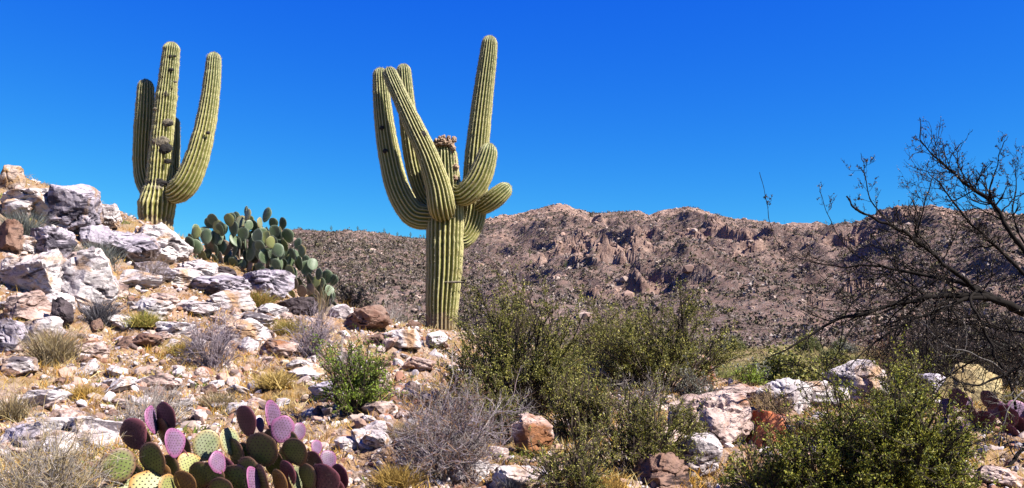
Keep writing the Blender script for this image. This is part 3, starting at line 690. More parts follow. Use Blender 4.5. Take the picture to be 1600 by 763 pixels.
    g = Geo(); g.add(SV, np.arange(len(SV)).reshape(-1, 3), np.repeat(cc, 3, 0))
    link('spines', g.mesh('spines'), SPINE, o)
    return o

def lump(name, p, dims, material, parent, seed, rot=(0, 0, 0), sub=3, rough=.1, label=None):
    root = parent
    while root.parent: root = root.parent
    D, F = ico(4); V = D * (1 + rough * 1.6 * fbm(D * 1.6 + seed, 2) + rough * fbm(D * 5 + seed, 3))[:, None] * np.array(dims) * .5
    o = link(name, mesh_np(name, V, [F], smooth=True), material, parent, tuple(np.array(p) - np.array(root.location)), rot)
    if label: o['label'] = label
    return o

def grounded(u, v, d):
    p = at(u, v, d); p[2] = gz(p[0], p[1]) ; return p

# big saguaro in the middle
D0 = 15.0
S1 = thing('saguaro', tuple(grounded(691, 520, D0)), 'big many-armed saguaro with broken brown crown beside the olive shrubs', 'cactus', 'saguaros on the near hill')
tr = cactus_limb('trunk', [(690, 534, D0, 46), (690, 505, D0, 47), (691, 470, D0, 51), (694, 420, D0, 55), (695, 370, D0, 58), (696, 330, D0, 56), (696, 290, D0, 48), (695, 255, D0, 41), (694, 224, D0, 37)], 0, 23, S1, 1, dome=True, cork_len=.7)
for i, (u, v, w, h) in enumerate([(694, 226, 24, 8), (684, 223, 11, 12), (690, 219, 9, 10), (697, 221, 10, 9), (703, 224, 9, 12), (693, 215, 6, 7), (687, 216, 5, 6), (709, 219, 7, 9), (707, 231, 8, 12), (709, 247, 7, 9), (711, 262, 9, 11), (711, 279, 8, 10), (679, 226, 7, 9), (701, 215, 5, 7)]):
    lump('crust', at(u, v, D0 - .1 - .03 * (i % 3)), (w * .0112, w * .011, h * .0112), CRUST, tr, 300 + i, rough=.4)
cactus_limb('arm', [(688, 338, 15.0, 30), (668, 340, 15.0, 38), (644, 333, 14.98, 39), (622, 296, 14.98, 37), (608, 240, 15.0, 34), (599, 180, 15.02, 29), (595, 130, 15.05, 25), (594, 106, 15.05, 22)], 0, 19, S1, 2)
cactus_limb('arm', [(694, 336, 14.88, 34), (690, 322, 14.66, 43), (684, 290, 14.6, 39), (669, 245, 14.55, 33), (648, 200, 14.55, 30), (627, 155, 14.6, 26), (613, 124, 14.65, 24), (606, 106, 14.68, 21)], 0, 19, S1, 3, start_dome=True)
cactus_limb('arm', [(690, 330, 15.1, 26), (668, 312, 15.3, 30), (653, 275, 15.38, 31), (643, 225, 15.4, 30), (635, 160, 15.4, 26), (630, 100, 15.4, 22)], 0, 18, S1, 4)
tall = cactus_limb('arm', [(706, 372, 15.1, 28), (724, 372, 15.2, 32), (738, 348, 15.25, 36), (743, 310, 15.3, 38), (743, 270, 15.35, 38), (748, 210, 15.38, 35), (756, 140, 15.4, 31), (763, 85, 15.4, 27), (766, 56, 15.4, 23)], 0, 20, S1, 5)
cactus_limb('arm', [(712, 300, 14.95, 28), (726, 304, 14.8, 36), (745, 285, 14.75, 39), (758, 255, 14.74, 34), (766, 224, 14.74, 24)], 0, 18, S1, 6)
bud = cactus_limb('bud', [(748, 326, 15.2, 22), (762, 318, 15.1, 29), (778, 306, 15.05, 30), (797, 289, 15.05, 22)], 0, 17, S1, 7)
for u, v, d, w in [(661, 210, 14.42, 9), (653, 213, 14.42, 9), (597, 200, 14.85, 7), (602, 236, 14.82, 7)]:
    lump('scar', at(u, v, d), (w * .011, .06, w * .011), HOLE, S1, int(u + v), rough=.2)
lump('scar', at(708, 441, 14.74), (.32, .05, .035), CORK, tr, 61, rough=.2)

# left saguaro behind the rocks
D1 = 16.0
S2 = thing('saguaro', tuple(grounded(244, 362, D1)), 'scarred saguaro with three arms rising behind the pale rocks', 'cactus', 'saguaros on the near hill')
tr2 = cactus_limb('trunk', [(243, 385, D1, 50), (243, 355, D1, 51), (245, 320, D1, 54), (247, 300, D1, 46), (248, 286, D1, 37), (250, 262, D1, 38), (252, 235, D1, 36), (255, 200, D1, 34), (260, 150, D1, 31), (265, 105, D1, 28), (269, 66, D1, 24)], 0, 22, S2, 11, cork_len=.8, lumpy=.06)
cactus_limb('arm', [(262, 302, 15.88, 26), (276, 300, 15.82, 37), (291, 286, 15.78, 39), (304, 258, 15.78, 37), (315, 222, 15.8, 34), (324, 180, 15.85, 30), (331, 130, 15.88, 26), (335, 82, 15.9, 22)], 0, 19, S2, 12, lumpy=.035, start_dome=True)
cactus_limb('arm', [(245, 300, 16.05, 24), (232, 296, 16.18, 28), (224, 270, 16.24, 28), (223, 235, 16.24, 29), (226, 180, 16.24, 29), (228, 124, 16.24, 23)], 0, 18, S2, 13, lumpy=.035)
cactus_limb('arm', [(255, 300, 16.15, 18), (268, 285, 16.35, 20), (271, 250, 16.4, 19), (272, 215, 16.4, 18), (273, 184, 16.4, 15)], 0, 17, S2, 14)
for i, (u, v, w, h, m) in enumerate([(266, 88, 5, 5, HOLE), (273, 88, 4, 4, HOLE), (267, 109, 8, 5, HOLE), (258, 147, 9, 8, HOLE), (262, 192, 20, 14, CORK), (264, 193, 12, 9, HOLE), (252, 222, 32, 20, CORK), (258, 232, 20, 16, HOLE),
        (262, 252, 10, 8, HOLE), (246, 286, 28, 12, HOLE), (243, 294, 22, 9, CORK), (242, 170, 7, 5, CORK), (274, 128, 7, 4, CORK)]):
    rad = np.interp(v, [66, 105, 150, 200, 235, 262, 286, 300], [.14, .162, .18, .196, .208, .219, .213, .26]) * .93
    lump('hole' if m is HOLE else 'scar', at(u, v, D1 - rad), (w * (.0118 if m is HOLE else .0095), .04 if m is HOLE else .035, h * (.0118 if m is HOLE else .0095)), m, tr2, 400 + i, rough=.2)
lump('hole', at(325, 208, 15.62), (.08, .06, .06), HOLE, S2, 420)

# tiny saguaros on the far slopes
def far_saguaros():
    rng = np.random.default_rng(4); g = Geo()
    segs = [((0, 0, 0), (0, 0, 5.2), .28, .22), ((.25, 0, 2), (.75, 0, 2.3), .18, .18), ((.75, 0, 2.3), (.8, 0, 4.2), .18, .14), ((-.2, 0, 2.4), (-.7, 0, 2.8), .17, .17), ((-.7, 0, 2.8), (-.72, 0, 3.9), .17, .13)]
    P0, P1, r0, r1 = zip(*segs); V, F = prisms(np.array(P0, float), np.array(P1, float), r0, r1, 6); g.add(V, F, (.09, .10, .045))
    me = g.mesh('distant_saguaro', True); me.materials.append(TWIG)
    for i in range(14):
        a = [-.205, -.175, -.145, -.13, -.115, -.10, -.16, .02, .06, .14, .22, .30, .10, .27][i]; t = 1.0 if i < 6 else rng.uniform(.25, .9)
        X, Y, Z, c = mount(np.array([a]), np.array([t]))
        tag(link('distant_saguaro', me, TWIG, loc=(X[0], Y[0], Z[0] - .2), rot=(0, 0, rng.uniform(-.5, .5)), scale=(.6, .6, .6 * rng.uniform(.7, 1.2))),
            'tiny far saguaro standing on the left mountain skyline' if i < 6 else 'tiny far saguaro standing on the mountain slope', 'cactus', 'saguaros on the mountain skyline' if i < 6 else 'saguaros on the mountain slope')
far_saguaros()

# ---------------------------------------------------------------- prickly pears
def pad_mesh(name, seed, aspect=.85, thick=.085, spots=True, dot=(.10, .04, .03)):
    """pad of height 1, base at the origin, flat face towards -Y"""
    rng = np.random.default_rng(seed); nr, na = 9, 36; V, E = [], []
    def outline(th, f):      # obovate: wider towards the top
        x = np.sin(th) * .5 * aspect * (1 + .10 * np.cos(th)); z = .5 - .5 * np.cos(th + np.pi) * 1.0
        return x, .5 + .5 * np.cos(th) * 1.0
    th = np.arange(na) * 2 * np.pi / na; ox = np.sin(th) * .5 * aspect * (1 + .13 * np.cos(th)); oz = np.cos(th) * .5
    wob = 1 + .06 * perlin(np.stack([np.cos(th) * 1.5 + seed, np.sin(th) * 1.5, th * 0], 1)); ox *= wob; oz *= wob
    bow = rng.uniform(-.12, .12)
    rings = []
    for side in (-1, 1):
        for i in range(nr + 1):
            f = math.sin(i / nr * math.pi / 2); y = side * thick * .5 * math.sqrt(max(0, 1 - f ** 3.2))
            rings.append((side, f, np.stack([ox * f, y + bow * (4 * (ox * f) ** 2) + 0 * ox, oz * f + .5], 1)))
    V = []; E = []; F = []
    for side in (-1, 1):
        R = [r for s, f, r in rings if s == side]; fs = [f for s, f, r in rings if s == side]
        b0 = sum(len(x) for x in V); V.append(R[0][:1]); E.append([0]); start = b0 + 1
        for r, f in zip(R[1:], fs[1:]): V.append(r); E.append([f ** 2.2] * na)
        for j in range(na):
            j2 = (j + 1) % na; t = (b0, start + j2, start + j) if side < 0 else (b0, start + j, start + j2); F.append([t[0], t[1], t[2], t[2]])
        for i in range(nr - 1):
            for j in range(na):
                j2 = (j + 1) % na; q = (start + i * na + j, start + i * na + j2, start + (i + 1) * na + j2, start + (i + 1) * na + j); F.append(q if side < 0 else q[::-1])
    V = np.concatenate(V); E = np.concatenate(E); F3 = [f[:3] for f in F if f[2] == f[3]]; F4 = [f for f in F if f[2] != f[3]]
    mi = [0] * 0
    n0 = len(V); tri = []; sv = []
    if spots:               # areoles with short spines in diagonal rows on both faces
        pts = []
        sp = .115
        for ix in range(-5, 6):
            for iz in range(0, 12):
                x = (ix + .5 * (iz % 2)) * sp + rng.normal() * .006; z = (iz + .3) * sp * .78 + rng.normal() * .006
                rr = math.hypot(x / (.5 * aspect), (z - .5) / .5)
                if rr < .95: pts.append((x, z, rr))
        for x, z, rr in pts:
            for side in (-1, 1):
                y = side * thick * .5 * math.sqrt(max(0, 1 - rr ** 3.2)) + bow * 4 * x * x
                base = np.array([x, y + side * .002, z])
                for q in range(2): # flat dark areole dot
                    pass
                k = len(sv); rad = .021
                ring = [base + np.array([math.cos(w) * rad, side * .004, math.sin(w) * rad]) for w in (0, 1.26, 2.51, 3.77, 5.03)]
                sv += [base + np.array([0, side * .016, 0])] + ring
                tri += [(n0 + k, n0 + k + 1 + (w if side > 0 else (w + 1) % 5), n0 + k + 1 + ((w + 1) % 5 if side > 0 else w)) for w in range(5)]
        for x, z, rr in pts:
            for side in (-1, 1):
                p = np.array([x, side * thick * .5 * math.sqrt(max(0, 1 - rr ** 3.2)) + bow * 4 * x * x, z])
                for q in range(2):
                    k = len(sv); d = norm(np.array([0, side * .8, 0]) + rng.normal(size=3) * .5); s_ = norm(np.cross(d, rng.normal(size=3))) * .004
                    sv += [p - s_, p + s_, p + d * rng.uniform(.04, .075)]; tri.append((n0 + k, n0 + k + 1, n0 + k + 2))
        for w in np.arange(0, 2 * np.pi, .13):   # rim spines
            p = np.array([np.interp(w, np.append(th, 2 * np.pi), np.append(ox, ox[0])), 0, np.interp(w, np.append(th, 2 * np.pi), np.append(oz, oz[0])) + .5])
            o = norm(np.array([p[0], 0, p[2] - .5]))
            for q in range(2):
                k = len(sv); d = norm(o + rng.normal(size=3) * .45); s = norm(np.cross(d, rng.normal(size=3))) * .005
                sv += [p - s, p + s, p + d * rng.uniform(.03, .07)]; tri.append((n0 + k, n0 + k + 1, n0 + k + 2))
    VV = np.concatenate([V, np.array(sv)]) if sv else V
    F3 = np.array(F3); me_mid = [0] * len(F4) + [0] * len(F3) + [1] * len(tri)
    T = np.concatenate([F3, np.array(tri)]) if tri else F3
    me = mesh_np(name, VV, [np.array(F4), T], smooth=True, midx=me_mid, attrs={'edge': np.concatenate([E, np.zeros(len(VV) - len(E))])})
    return me

AREOLE, _t, _b = mat('areole'); _b.inputs['Base Color'].default_value = (.06, .025, .03, 1); _b.inputs['Roughness'].default_value = .8
AREOLE_PALE, _t, _b = mat('pale_areole'); _b.inputs['Base Color'].default_value = (.34, .33, .24, 1); _b.inputs['Roughness'].default_value = .8
_padlib = {}
def pad_variant(kind, i, aspect, pale=False):
    key = (kind, i, pale)
    if key not in _padlib:
        me = pad_mesh('pad', 50 + i, aspect, thick=.10); me.materials.append(PM[kind]); me.materials.append(AREOLE_PALE if pale else AREOLE); _padlib[key] = me
    return _padlib[key]

def basis(nrm, up):                 # columns X, Y, Z: face along -Y = nrm, pad axis Z near up
    n = norm(nrm); z = np.asarray(up, float); z = norm(z - n * (z @ n)); y = -n; x = np.cross(y, z)
    return Matrix(np.stack([x, y, z], 1).tolist())

def hand_pads(root, pads, D, seed, asp=.86):
    """pads: (u, v, w, h, tilt deg in the picture, facing 'L'/'R'/'F'/'U', colour, depth offset)"""
    rng = np.random.default_rng(seed); org = np.array(root.location)
    for i, (u, v, w, h, tl, face, kind, dd) in enumerate(pads):
        d = D + dd; px = d / FPX; ang = math.radians(tl)
        W0 = max(w, h * asp); H0 = max(h, w * .9) * px * .98
        a0 = -math.atan2(*(ray(u, v)[:2])); yaw = math.acos(min(1, max(.2, w / W0 * .98)))
        yaw = max(yaw, .12)
        if face == 'L': yaw = -max(yaw, .75); nz = -.22
        elif face == 'R': yaw = max(yaw, .45); nz = .25
        elif face == 'U': yaw *= 1; nz = .6
        else: nz = .05; yaw = .1
        n = np.array([math.sin(yaw + a0), -math.cos(yaw + a0), nz])
        up = np.array([math.sin(ang), .1, math.cos(ang)])
        M = basis(n, up); z = np.array(M.col[2]) ; c = at(u, v, d) - z * H0 * .5
        s = H0; ax = (W0 * px / asp) / s if W0 > h else 1.0
        if face in 'LR': ax = min(1.35, max(ax, w * px / abs(math.cos(yaw)) / (asp * s)))
        o = link('pad', pad_variant(kind, i % 9, asp), None, root)
        o.matrix_local = Matrix.Translation(Vector(c - org)) @ M.to_4x4() @ Matrix.Diagonal((s * ax, s, s, 1))

PA = thing('prickly_pear', tuple(ground_at(345, 763)), 'purple and green prickly pear in front at the bottom left', 'cactus', 'purple prickly pears')
hand_pads(PA, [
 (208, 679, 40, 50, -28, 'L', 'maroon', .0), (239, 656, 15, 46, -8, 'R', 'purple', .12), (259, 653, 27, 52, 6, 'L', 'maroon', .1), (271, 692, 29, 46, 5, 'R', 'purple', -.02),
 (240, 717, 36, 56, -20, 'L', 'green', -.06), (185, 728, 54, 52, -35, 'F', 'green', -.1), (265, 732, 26, 44, 5, 'L', 'green', .0), (297, 727, 42, 38, 30, 'R', 'yellow', .05),
 (322, 696, 44, 48, 8, 'F', 'pale', .14), (341, 723, 24, 36, -40, 'R', 'purple', -.08), (330, 742, 38, 40, 20, 'L', 'green', -.05), (236, 762, 64, 50, 5, 'U', 'yellow', -.1),
 (198, 762, 40, 44, -35, 'U', 'yellow', -.05), (290, 755, 34, 40, 20, 'L', 'rust', -.12), (264, 764, 26, 46, 0, 'R', 'yellow', -.12), (254, 675, 16, 46, -25, 'L', 'rust', .13),
 (384, 658, 28, 52, -3, 'L', 'maroon', .0), (426, 652, 22, 54, 14, 'R', 'purple', .12), (441, 671, 42, 42, 8, 'F', 'purple', .05), (468, 674, 20, 28, 18, 'R', 'purple', .12),
 (409, 703, 48, 56, 0, 'L', 'green', -.04), (463, 706, 50, 44, 0, 'L', 'green', -.06), (358, 690, 28, 44, -5, 'R', 'pale', .06), (368, 712, 22, 56, 10, 'L', 'green', .05),
 (407, 664, 12, 24, 10, 'R', 'purple', .14), (495, 699, 16, 24, 18, 'R', 'purple', .1), (491, 727, 28, 46, 22, 'L', 'maroon', -.0), (512, 719, 26, 30, 40, 'R', 'purple', .08),
 (506, 750, 42, 54, 8, 'L', 'maroon', -.1), (531, 746, 24, 44, 8, 'L', 'maroon', -.02), (394, 752, 20, 46, 15, 'R', 'purple', -.14), (410, 752, 22, 56, -5, 'L', 'green', -.1),
 (436, 757, 22, 48, 5, 'L', 'rust', -.12), (464, 748, 20, 44, 8, 'R', 'pale', -.02), (370, 752, 44, 56, -8, 'L', 'green', -.02), (347, 770, 40, 50, -10, 'L', 'green', -.1),
 (445, 725, 18, 50, 3, 'L', 'green', .04), (478, 765, 30, 50, 5, 'L', 'green', .06), (310, 775, 44, 50, 10, 'L', 'green', .02), (220, 790, 46, 56, -12, 'F', 'green', .0), (425, 795, 50, 60, 5, 'F', 'green', .0), (500, 795, 46, 60, 10, 'F', 'green', .0), (275, 795, 46, 56, 0, 'F', 'green', 0), (370, 800, 50, 60, -5, 'F', 'green', 0),
 (225, 690, 24, 46, 12, 'L', 'green', .06), (280, 720, 26, 46, -14, 'L', 'maroon', .08), (312, 742, 34, 42, -20, 'L', 'green', -.02), (352, 735, 28, 44, 12, 'L', 'maroon', .02), (385, 715, 26, 50, 6, 'L', 'green', .06), (430, 725, 30, 46, -12, 'L', 'green', .03),
 (448, 742, 24, 46, 12, 'L', 'maroon', -.05), (480, 745, 26, 44, -6, 'L', 'green', -.06), (388, 735, 30, 46, -10, 'L', 'green', -.06), (210, 745, 34, 42, 14, 'L', 'green', -.02), (250, 742, 30, 40, -12, 'L', 'rust', -.04), (520, 765, 30, 46, 18, 'L', 'maroon', -.06),
 (455, 690, 22, 34, -16, 'L', 'green', .08), (425, 690, 20, 40, 12, 'L', 'maroon', .09), (290, 700, 18, 36, 16, 'L', 'green', .1)], 4.75, 1)

PB = thing('prickly_pear', tuple(ground_at(1550, 690)), 'dark purple prickly pear under the bare tree at right', 'cactus', 'purple prickly pears')
hand_pads(PB, [
 (1496, 623, 26, 32, 5, 'L', 'maroon', -.05), (1479, 636, 26, 24, -50, 'F', 'purple', .03), (1477, 662, 18, 24, -30, 'R', 'purple', .0), (1510, 630, 14, 26, 15, 'R', 'purple', .05),
 (1519, 647, 16, 30, 0, 'L', 'maroon', 0), (1545, 625, 26, 30, 30, 'L', 'maroon', .05), (1515, 668, 18, 26, -10, 'R', 'purple', -.05), (1540, 658, 28, 34, 10, 'L', 'maroon', -.05),
 (1558, 640, 30, 26, 40, 'F', 'purple', .08), (1552, 682, 16, 22, 0, 'R', 'pale', -.05), (1572, 650, 34, 36, 30, 'L', 'maroon', .02), (1590, 640, 30, 28, 30, 'R', 'purple', .1),
 (1592, 665, 34, 28, 50, 'L', 'maroon', 0), (1578, 680, 40, 28, 60, 'L', 'maroon', -.08), (1530, 675, 24, 34, -15, 'L', 'green', .05), (1558, 698, 30, 36, 0, 'L', 'green', 0), (1535, 700, 28, 34, -8, 'L', 'maroon', .02), (1600, 690, 34, 36, 25, 'L', 'maroon', .05), (1612, 655, 34, 34, 30, 'L', 'maroon', .05)], 7.4, 2)

def wild_pear(tops, D, label, seed, vb, size, cap=98):
    """dense clump: storeys of pads between the ground and the outline the clump has in the photograph"""
    rng = np.random.default_rng(seed); us = np.array([t[0] for t in tops], float); um = us.mean()
    b0 = grounded(um, vb, D); root = thing('prickly_pear', tuple(b0), label, 'cactus', 'green prickly pears below the left saguaro')
    xs = np.array([at(u, v, D)[0] for u, v in tops]); zs = np.array([at(u, v, D)[2] for u, v in tops]); pads = []
    for x in np.arange(xs[0], xs[-1], size * .55):
        for row in (0, 1):
            y = D + (row - .5) * size * 1.3 + rng.normal() * .03; xx = x + rng.normal() * size * .22; g = gz(xx, y) - .03; top = np.interp(xx, xs, zs) - (1 - row) * size * .5
            z = g
            while z < top - size * .85:
                pads.append((np.array([xx + rng.normal() * size * .25, y + rng.normal() * .04, z]), row, (z - g) / max(top - g, .1))); z += size * rng.uniform(.68, .92)
    while len(pads) > cap: pads.pop(rng.integers(0, len(pads)))
    xm = (xs[0] + xs[-1]) / 2; hw = (xs[-1] - xs[0]) / 2
    for i, (p, row, f) in enumerate(pads):
        yaw = rng.choice([-1.0, -.7, -.4, .5, .95], p=[.38, .30, .16, .08, .08]) + rng.normal() * .2 + .2
        n = np.array([math.sin(yaw), -math.cos(yaw), rng.normal() * .2 + (-.12 if yaw < 0 else .12)])
        up = norm([(p[0] - xm) / hw * .45 + rng.normal() * .26, (row - .5) * .3, 1]); h = size * rng.uniform(.85, 1.25)
        k = rng.choice(['blue'] * 8 + ['lime', 'pale' if f > .6 else 'blue'])
        if f < .25 and rng.random() < .25: k = 'dead'
        o = link('pad', pad_variant(k, i % 6, .86, True), None, root)
        o.matrix_local = Matrix.Translation(Vector(p - b0)) @ basis(n, up).to_4x4() @ Matrix.Diagonal((h, h, h, 1))
wild_pear([(302, 346), (322, 332), (345, 324), (375, 314), (402, 318), (420, 332), (434, 350)], 13.5, 'green prickly pear on the skyline right of the left saguaro', 31, 402, .198)
wild_pear([(412, 344), (430, 356), (452, 362), (475, 382), (492, 402), (508, 426)], 13.3, 'dark green prickly pear trailing downhill towards the big saguaro', 33, 455, .19)

# ---------------------------------------------------------------- shrubs
def walk(P, D, L, k, wander, up, rng):
    n = len(P); pts = [P]; D = norm(D)
    for i in range(k):
        D = norm(D + rng.normal(size=(n, 3)) * wander + np.array([0, 0, up])); P = P + D * (L / k)[:, None]; pts.append(P)
    return np.stack(pts, 1)

def shrub_parts(w, h, rng, n_stem, kids, k=4, r0=.008, wander=.16, up=.04, spread=.75, flat=.9):
    """returns sticks of each level"""
    ph = rng.uniform(0, 2 * np.pi, n_stem); rho = np.sqrt(rng.random(n_stem)) * .97
    tgt = np.stack([w / 2 * rho * np.cos(ph), w / 2 * rho * np.sin(ph) * flat, h * np.sqrt(1 - rho ** 2 * .9) * rng.uniform(.5, 1.14, n_stem) * (1 + .22 * perlin(np.stack([np.cos(ph) * rho * 2.2 + w * 50, np.sin(ph) * rho * 2.2, rho * 0], 1)) * 1.5)], 1)
    P = np.stack([np.cos(ph) * rho * .10 * w, np.sin(ph) * rho * .10 * w, np.full(n_stem, -.03)], 1)
    L = np.linalg.norm(tgt - P, axis=1); pts = walk(P, tgt - P, L * .92, k, wander, up, rng); R = np.full(n_stem, r0) * rng.uniform(.7, 1.2, n_stem)
    out = [(pts, R)]
    for m in kids:
        n = len(pts); idx = np.repeat(np.arange(n), m); nk = pts.shape[1]
        t = rng.uniform(.30, 1.0, len(idx)) * (nk - 1); i = np.minimum(t.astype(int), nk - 2); f = (t - i)[:, None]
        P = pts[idx, i] * (1 - f) + pts[idx, i + 1] * f; D = norm(pts[idx, i + 1] - pts[idx, i]) + rng.normal(size=(len(idx), 3)) * spread * .6
        L = L[idx] * rng.uniform(.22, .5, len(idx)); R = R[idx] * .55
        pts = walk(P, D, L, 3, wander * 1.2, up, rng); out.append((pts, R))
    return out

def sticks(parts, g, pal, rng, levels=None, taper=.55, jit=.25):
    pal = np.array(pal)
    for lv, (pts, R) in enumerate(parts):
        if levels is not None and lv not in levels: continue
        n, k, _ = pts.shape; k -= 1; c = pal[rng.integers(0, len(pal), n)] * rng.uniform(1 - jit, 1 + jit, (n, 1))
        for i in range(k):
            V, F = prisms(pts[:, i], pts[:, i + 1], R * (1 - (1 - taper) * i / k), R * (1 - (1 - taper) * (i + 1) / k), 3); g.add(V, F, np.repeat(c, 6, 0))

def base_of(u, vb, d):
    if d is None: return ground_at(u, vb)
    p = at(u, vb, d); p[2] = gz(p[0], p[1]); return p

def leafy(u, vb, w, h, label, pal, seed, n_leaf=7000, leaf=.022, n_stem=60, kids=(4, 4), d=None, name='leafy_shrub', twig=((.10, .075, .055), (.16, .12, .09)), group='leafy shrubs', low=.12):
    rng = np.random.default_rng(seed); p = base_of(u, vb, d); s = p[1] / FPX; Wm, Hm = w * s, h * s
    root = thing(name, tuple(p), label, 'shrub', group)
    parts = shrub_parts(Wm, Hm, rng, n_stem, kids, r0=.0045 + .004 * min(Hm, 1.2))
    g = Geo(); sticks(parts, g, twig, rng); link('stems', g.mesh('stems'), TWIG, root)
    src = [q for q, _ in parts[1:]]; allp, alld, cl = [], [], []
    for q in src:
        n, k, _ = q.shape; m = int(n_leaf / 2 / n) + 1
        t = rng.random((n, m)) ** .7 * (k - 1); i = np.minimum(t.astype(int), k - 2); f = (t - i)[..., None]; r = np.arange(n)[:, None]
        allp.append((q[r, i] * (1 - f) + q[r, i + 1] * f).reshape(-1, 3)); alld.append((q[r, i + 1] - q[r, i]).reshape(-1, 3))
        cl.append(np.repeat(rng.uniform(.7, 1.3, n), m))
    P, D, c = np.concatenate(allp), norm(np.concatenate(alld)), np.concatenate(cl)
    keep = (P[:, 2] > Hm * low * rng.uniform(.4, 1.6, len(P))) & (fbm(P * (2.6 / max(Wm, .5)) * 2 + seed, 2) > -.30); P, D, c = P[keep], D[keep], c[keep]
    n = len(P); pal = np.array(pal); cc = pal[rng.integers(0, len(pal), n)] * c[:, None] * rng.uniform(.75, 1.25, (n, 1))
    L = leaf * rng.uniform(.5, 1.2, n)
    V, F = diamonds(P + rng.normal(size=(n, 3)) * leaf * .4, D * .7 + rng.normal(size=(n, 3)) * .8 + [0, 0, .25], L, L * .55, rng)
    g = Geo(); g.add(V, F, np.repeat(cc, 4, 0)); link('foliage', g.mesh('foliage'), LEAF, root)
    return root

def twiggy(u, vb, w, h, label, pal, seed, n_stem=70, kids=(5, 5), d=None, r0=.004, name='dry_shrub', group='dry twiggy shrubs', wander=.2, up=.03, spread=.9):
    rng = np.random.default_rng(seed); p = base_of(u, vb, d); s = p[1] / FPX
    parts = shrub_parts(w * s, h * s, rng, n_stem, kids, r0=r0, wander=wander, up=up, spread=spread); g = Geo(); sticks(parts, g, pal, rng)
    return tag(link(name, g.mesh(name), TWIG, loc=tuple(p), rot=(0, 0, rng.uniform(0, 1))), label, 'shrub', group)

def tuft(u, vb, w, h, label, pal, seed, n=500, wid=.006, d=None, name='grass_tuft', lean=.6, group='grass tufts'):
    rng = np.random.default_rng(seed); p = base_of(u, vb, d); s = p[1] / FPX; Wm, Hm = w * s, h * s
    P = np.stack([rng.normal(size=n) * Wm * .10, rng.normal(size=n) * Wm * .10, np.full(n, -.03)], 1)
    D = rng.normal(size=(n, 3)) * [lean * Wm / Hm * .5, lean * Wm / Hm * .5, .1] + [0, 0, 1]
    V, F = blades(P, D, rng.uniform(.5, 1.1, n) * Hm, rng.uniform(.6, 1.3, n) * wid, rng.normal(size=(n, 3)) * [.22, .22, .05] - [0, 0, .08], rng)
    c = np.array(pal)[rng.integers(0, len(pal), n)] * rng.uniform(.7, 1.25, (n, 1)); g = Geo(); g.add(V, F, np.repeat(c, 5, 0))
    return tag(link(name, g.mesh(name), STRAW, loc=tuple(p)), label, 'grass', group)

OLIVE = [(0.224, 0.224, 0.035), (0.307, 0.289, 0.053), (0.142, 0.153, 0.028), (0.496, 0.437, 0.106)]
GREEN = [(0.26, 0.271, 0.024), (0.366, 0.366, 0.041), (0.142, 0.177, 0.024), (0.543, 0.507, 0.083)]
LIME = [(.24, .34, .03), (.34, .42, .05), (.16, .24, .03)]
GREY = [(.30, .26, .24), (.40, .35, .32), (.22, .18, .17), (.48, .42, .38)]
LILAC = [(.30, .24, .27), (.40, .33, .36), (.22, .17, .20)]
STRAWS = [(.42, .33, .20), (.52, .42, .26), (.32, .23, .13), (.46, .34, .14)]
SAGE = [(.27, .27, .20), (.35, .34, .27), (.20, .20, .15)]
BROWN = [(.24, .13, .08), (.32, .18, .11), (.16, .09, .06)]
DARK = [(.05, .04, .038), (.09, .07, .06), (.035, .03, .03)]

leafy(805, 650, 250, 195, 'big olive creosote shrub right of the big saguaro', OLIVE, 1, 40000, .020, 110, twig=((.06, .045, .035), (.11, .085, .065)))
leafy(1030, 612, 240, 150, 'wide olive shrub left of the valley with a pink rock beneath', OLIVE, 2, 32000, .024, 110, twig=((.06, .045, .035), (.11, .085, .065)))
leafy(945, 565, 120, 105, 'olive shrub between and behind the two larger olive shrubs', OLIVE, 3, 9000, .024, 60, d=12.2)
leafy(905, 690, 130, 105, 'dark olive shrub below the big olive shrub', OLIVE, 4, 11000, .018, 60)
leafy(1000, 745, 170, 140, 'low olive shrub left of the pink cleft rock', OLIVE, 5, 14000, .015, 70)
leafy(900, 790, 130, 110, 'small olive shrub at the bottom edge in the middle', OLIVE, 6, 8000, .014, 50)
leafy(1085, 640, 70, 56, 'small grey green shrub beside the upright pink rock', SAGE, 7, 1800, .022, 36)
leafy(558, 652, 120, 118, 'bright green shrub in the middle of the rocky slope', LIME, 8, 9000, .021, 60)
leafy(1395, 790, 260, 205, 'tallest bright green bush at the bottom right under the pointed white rock', GREEN, 9, 30000, .017, 110, twig=((.05, .04, .03), (.09, .07, .05)))
leafy(1290, 792, 200, 150, 'rounded green bush left of the tallest bright green bush', GREEN, 19, 15000, .017, 70, twig=((.05, .04, .03), (.09, .07, .05)))
leafy(1462, 790, 130, 110, 'loose green bush below the right purple prickly pear', GREEN, 20, 10000, .017, 60, twig=((.05, .04, .03), (.09, .07, .05)))
leafy(1190, 785, 150, 80, 'low green bush left of the tallest bright green bush', GREEN, 10, 5000, .018, 55)
leafy(1418, 650, 110, 80, 'yellow green bush behind the tallest bright green bush', GREEN, 11, 4500, .024, 50)
leafy(1560, 600, 100, 60, 'ochre bush behind the yellow tan rock', [(.30, .24, .05), (.24, .20, .05), (.34, .24, .07)], 12, 2200, .028, 40, d=13)
leafy(1172, 604, 44, 34, 'small bright yellow green plant on the pale rocks', [(.30, .42, .04), (.40, .50, .07)], 13, 900, .034, 24, name='small_plant')
leafy(545, 485, 80, 46, 'grey olive bush on the crest left of the big saguaro', [(.20, .18, .09), (.15, .14, .07), (.26, .22, .14)], 14, 2200, .03, 40, d=15.5)
leafy(800, 520, 110, 60, 'olive bush just behind the big olive shrub top', OLIVE, 15, 3200, .03, 40, d=13.5)

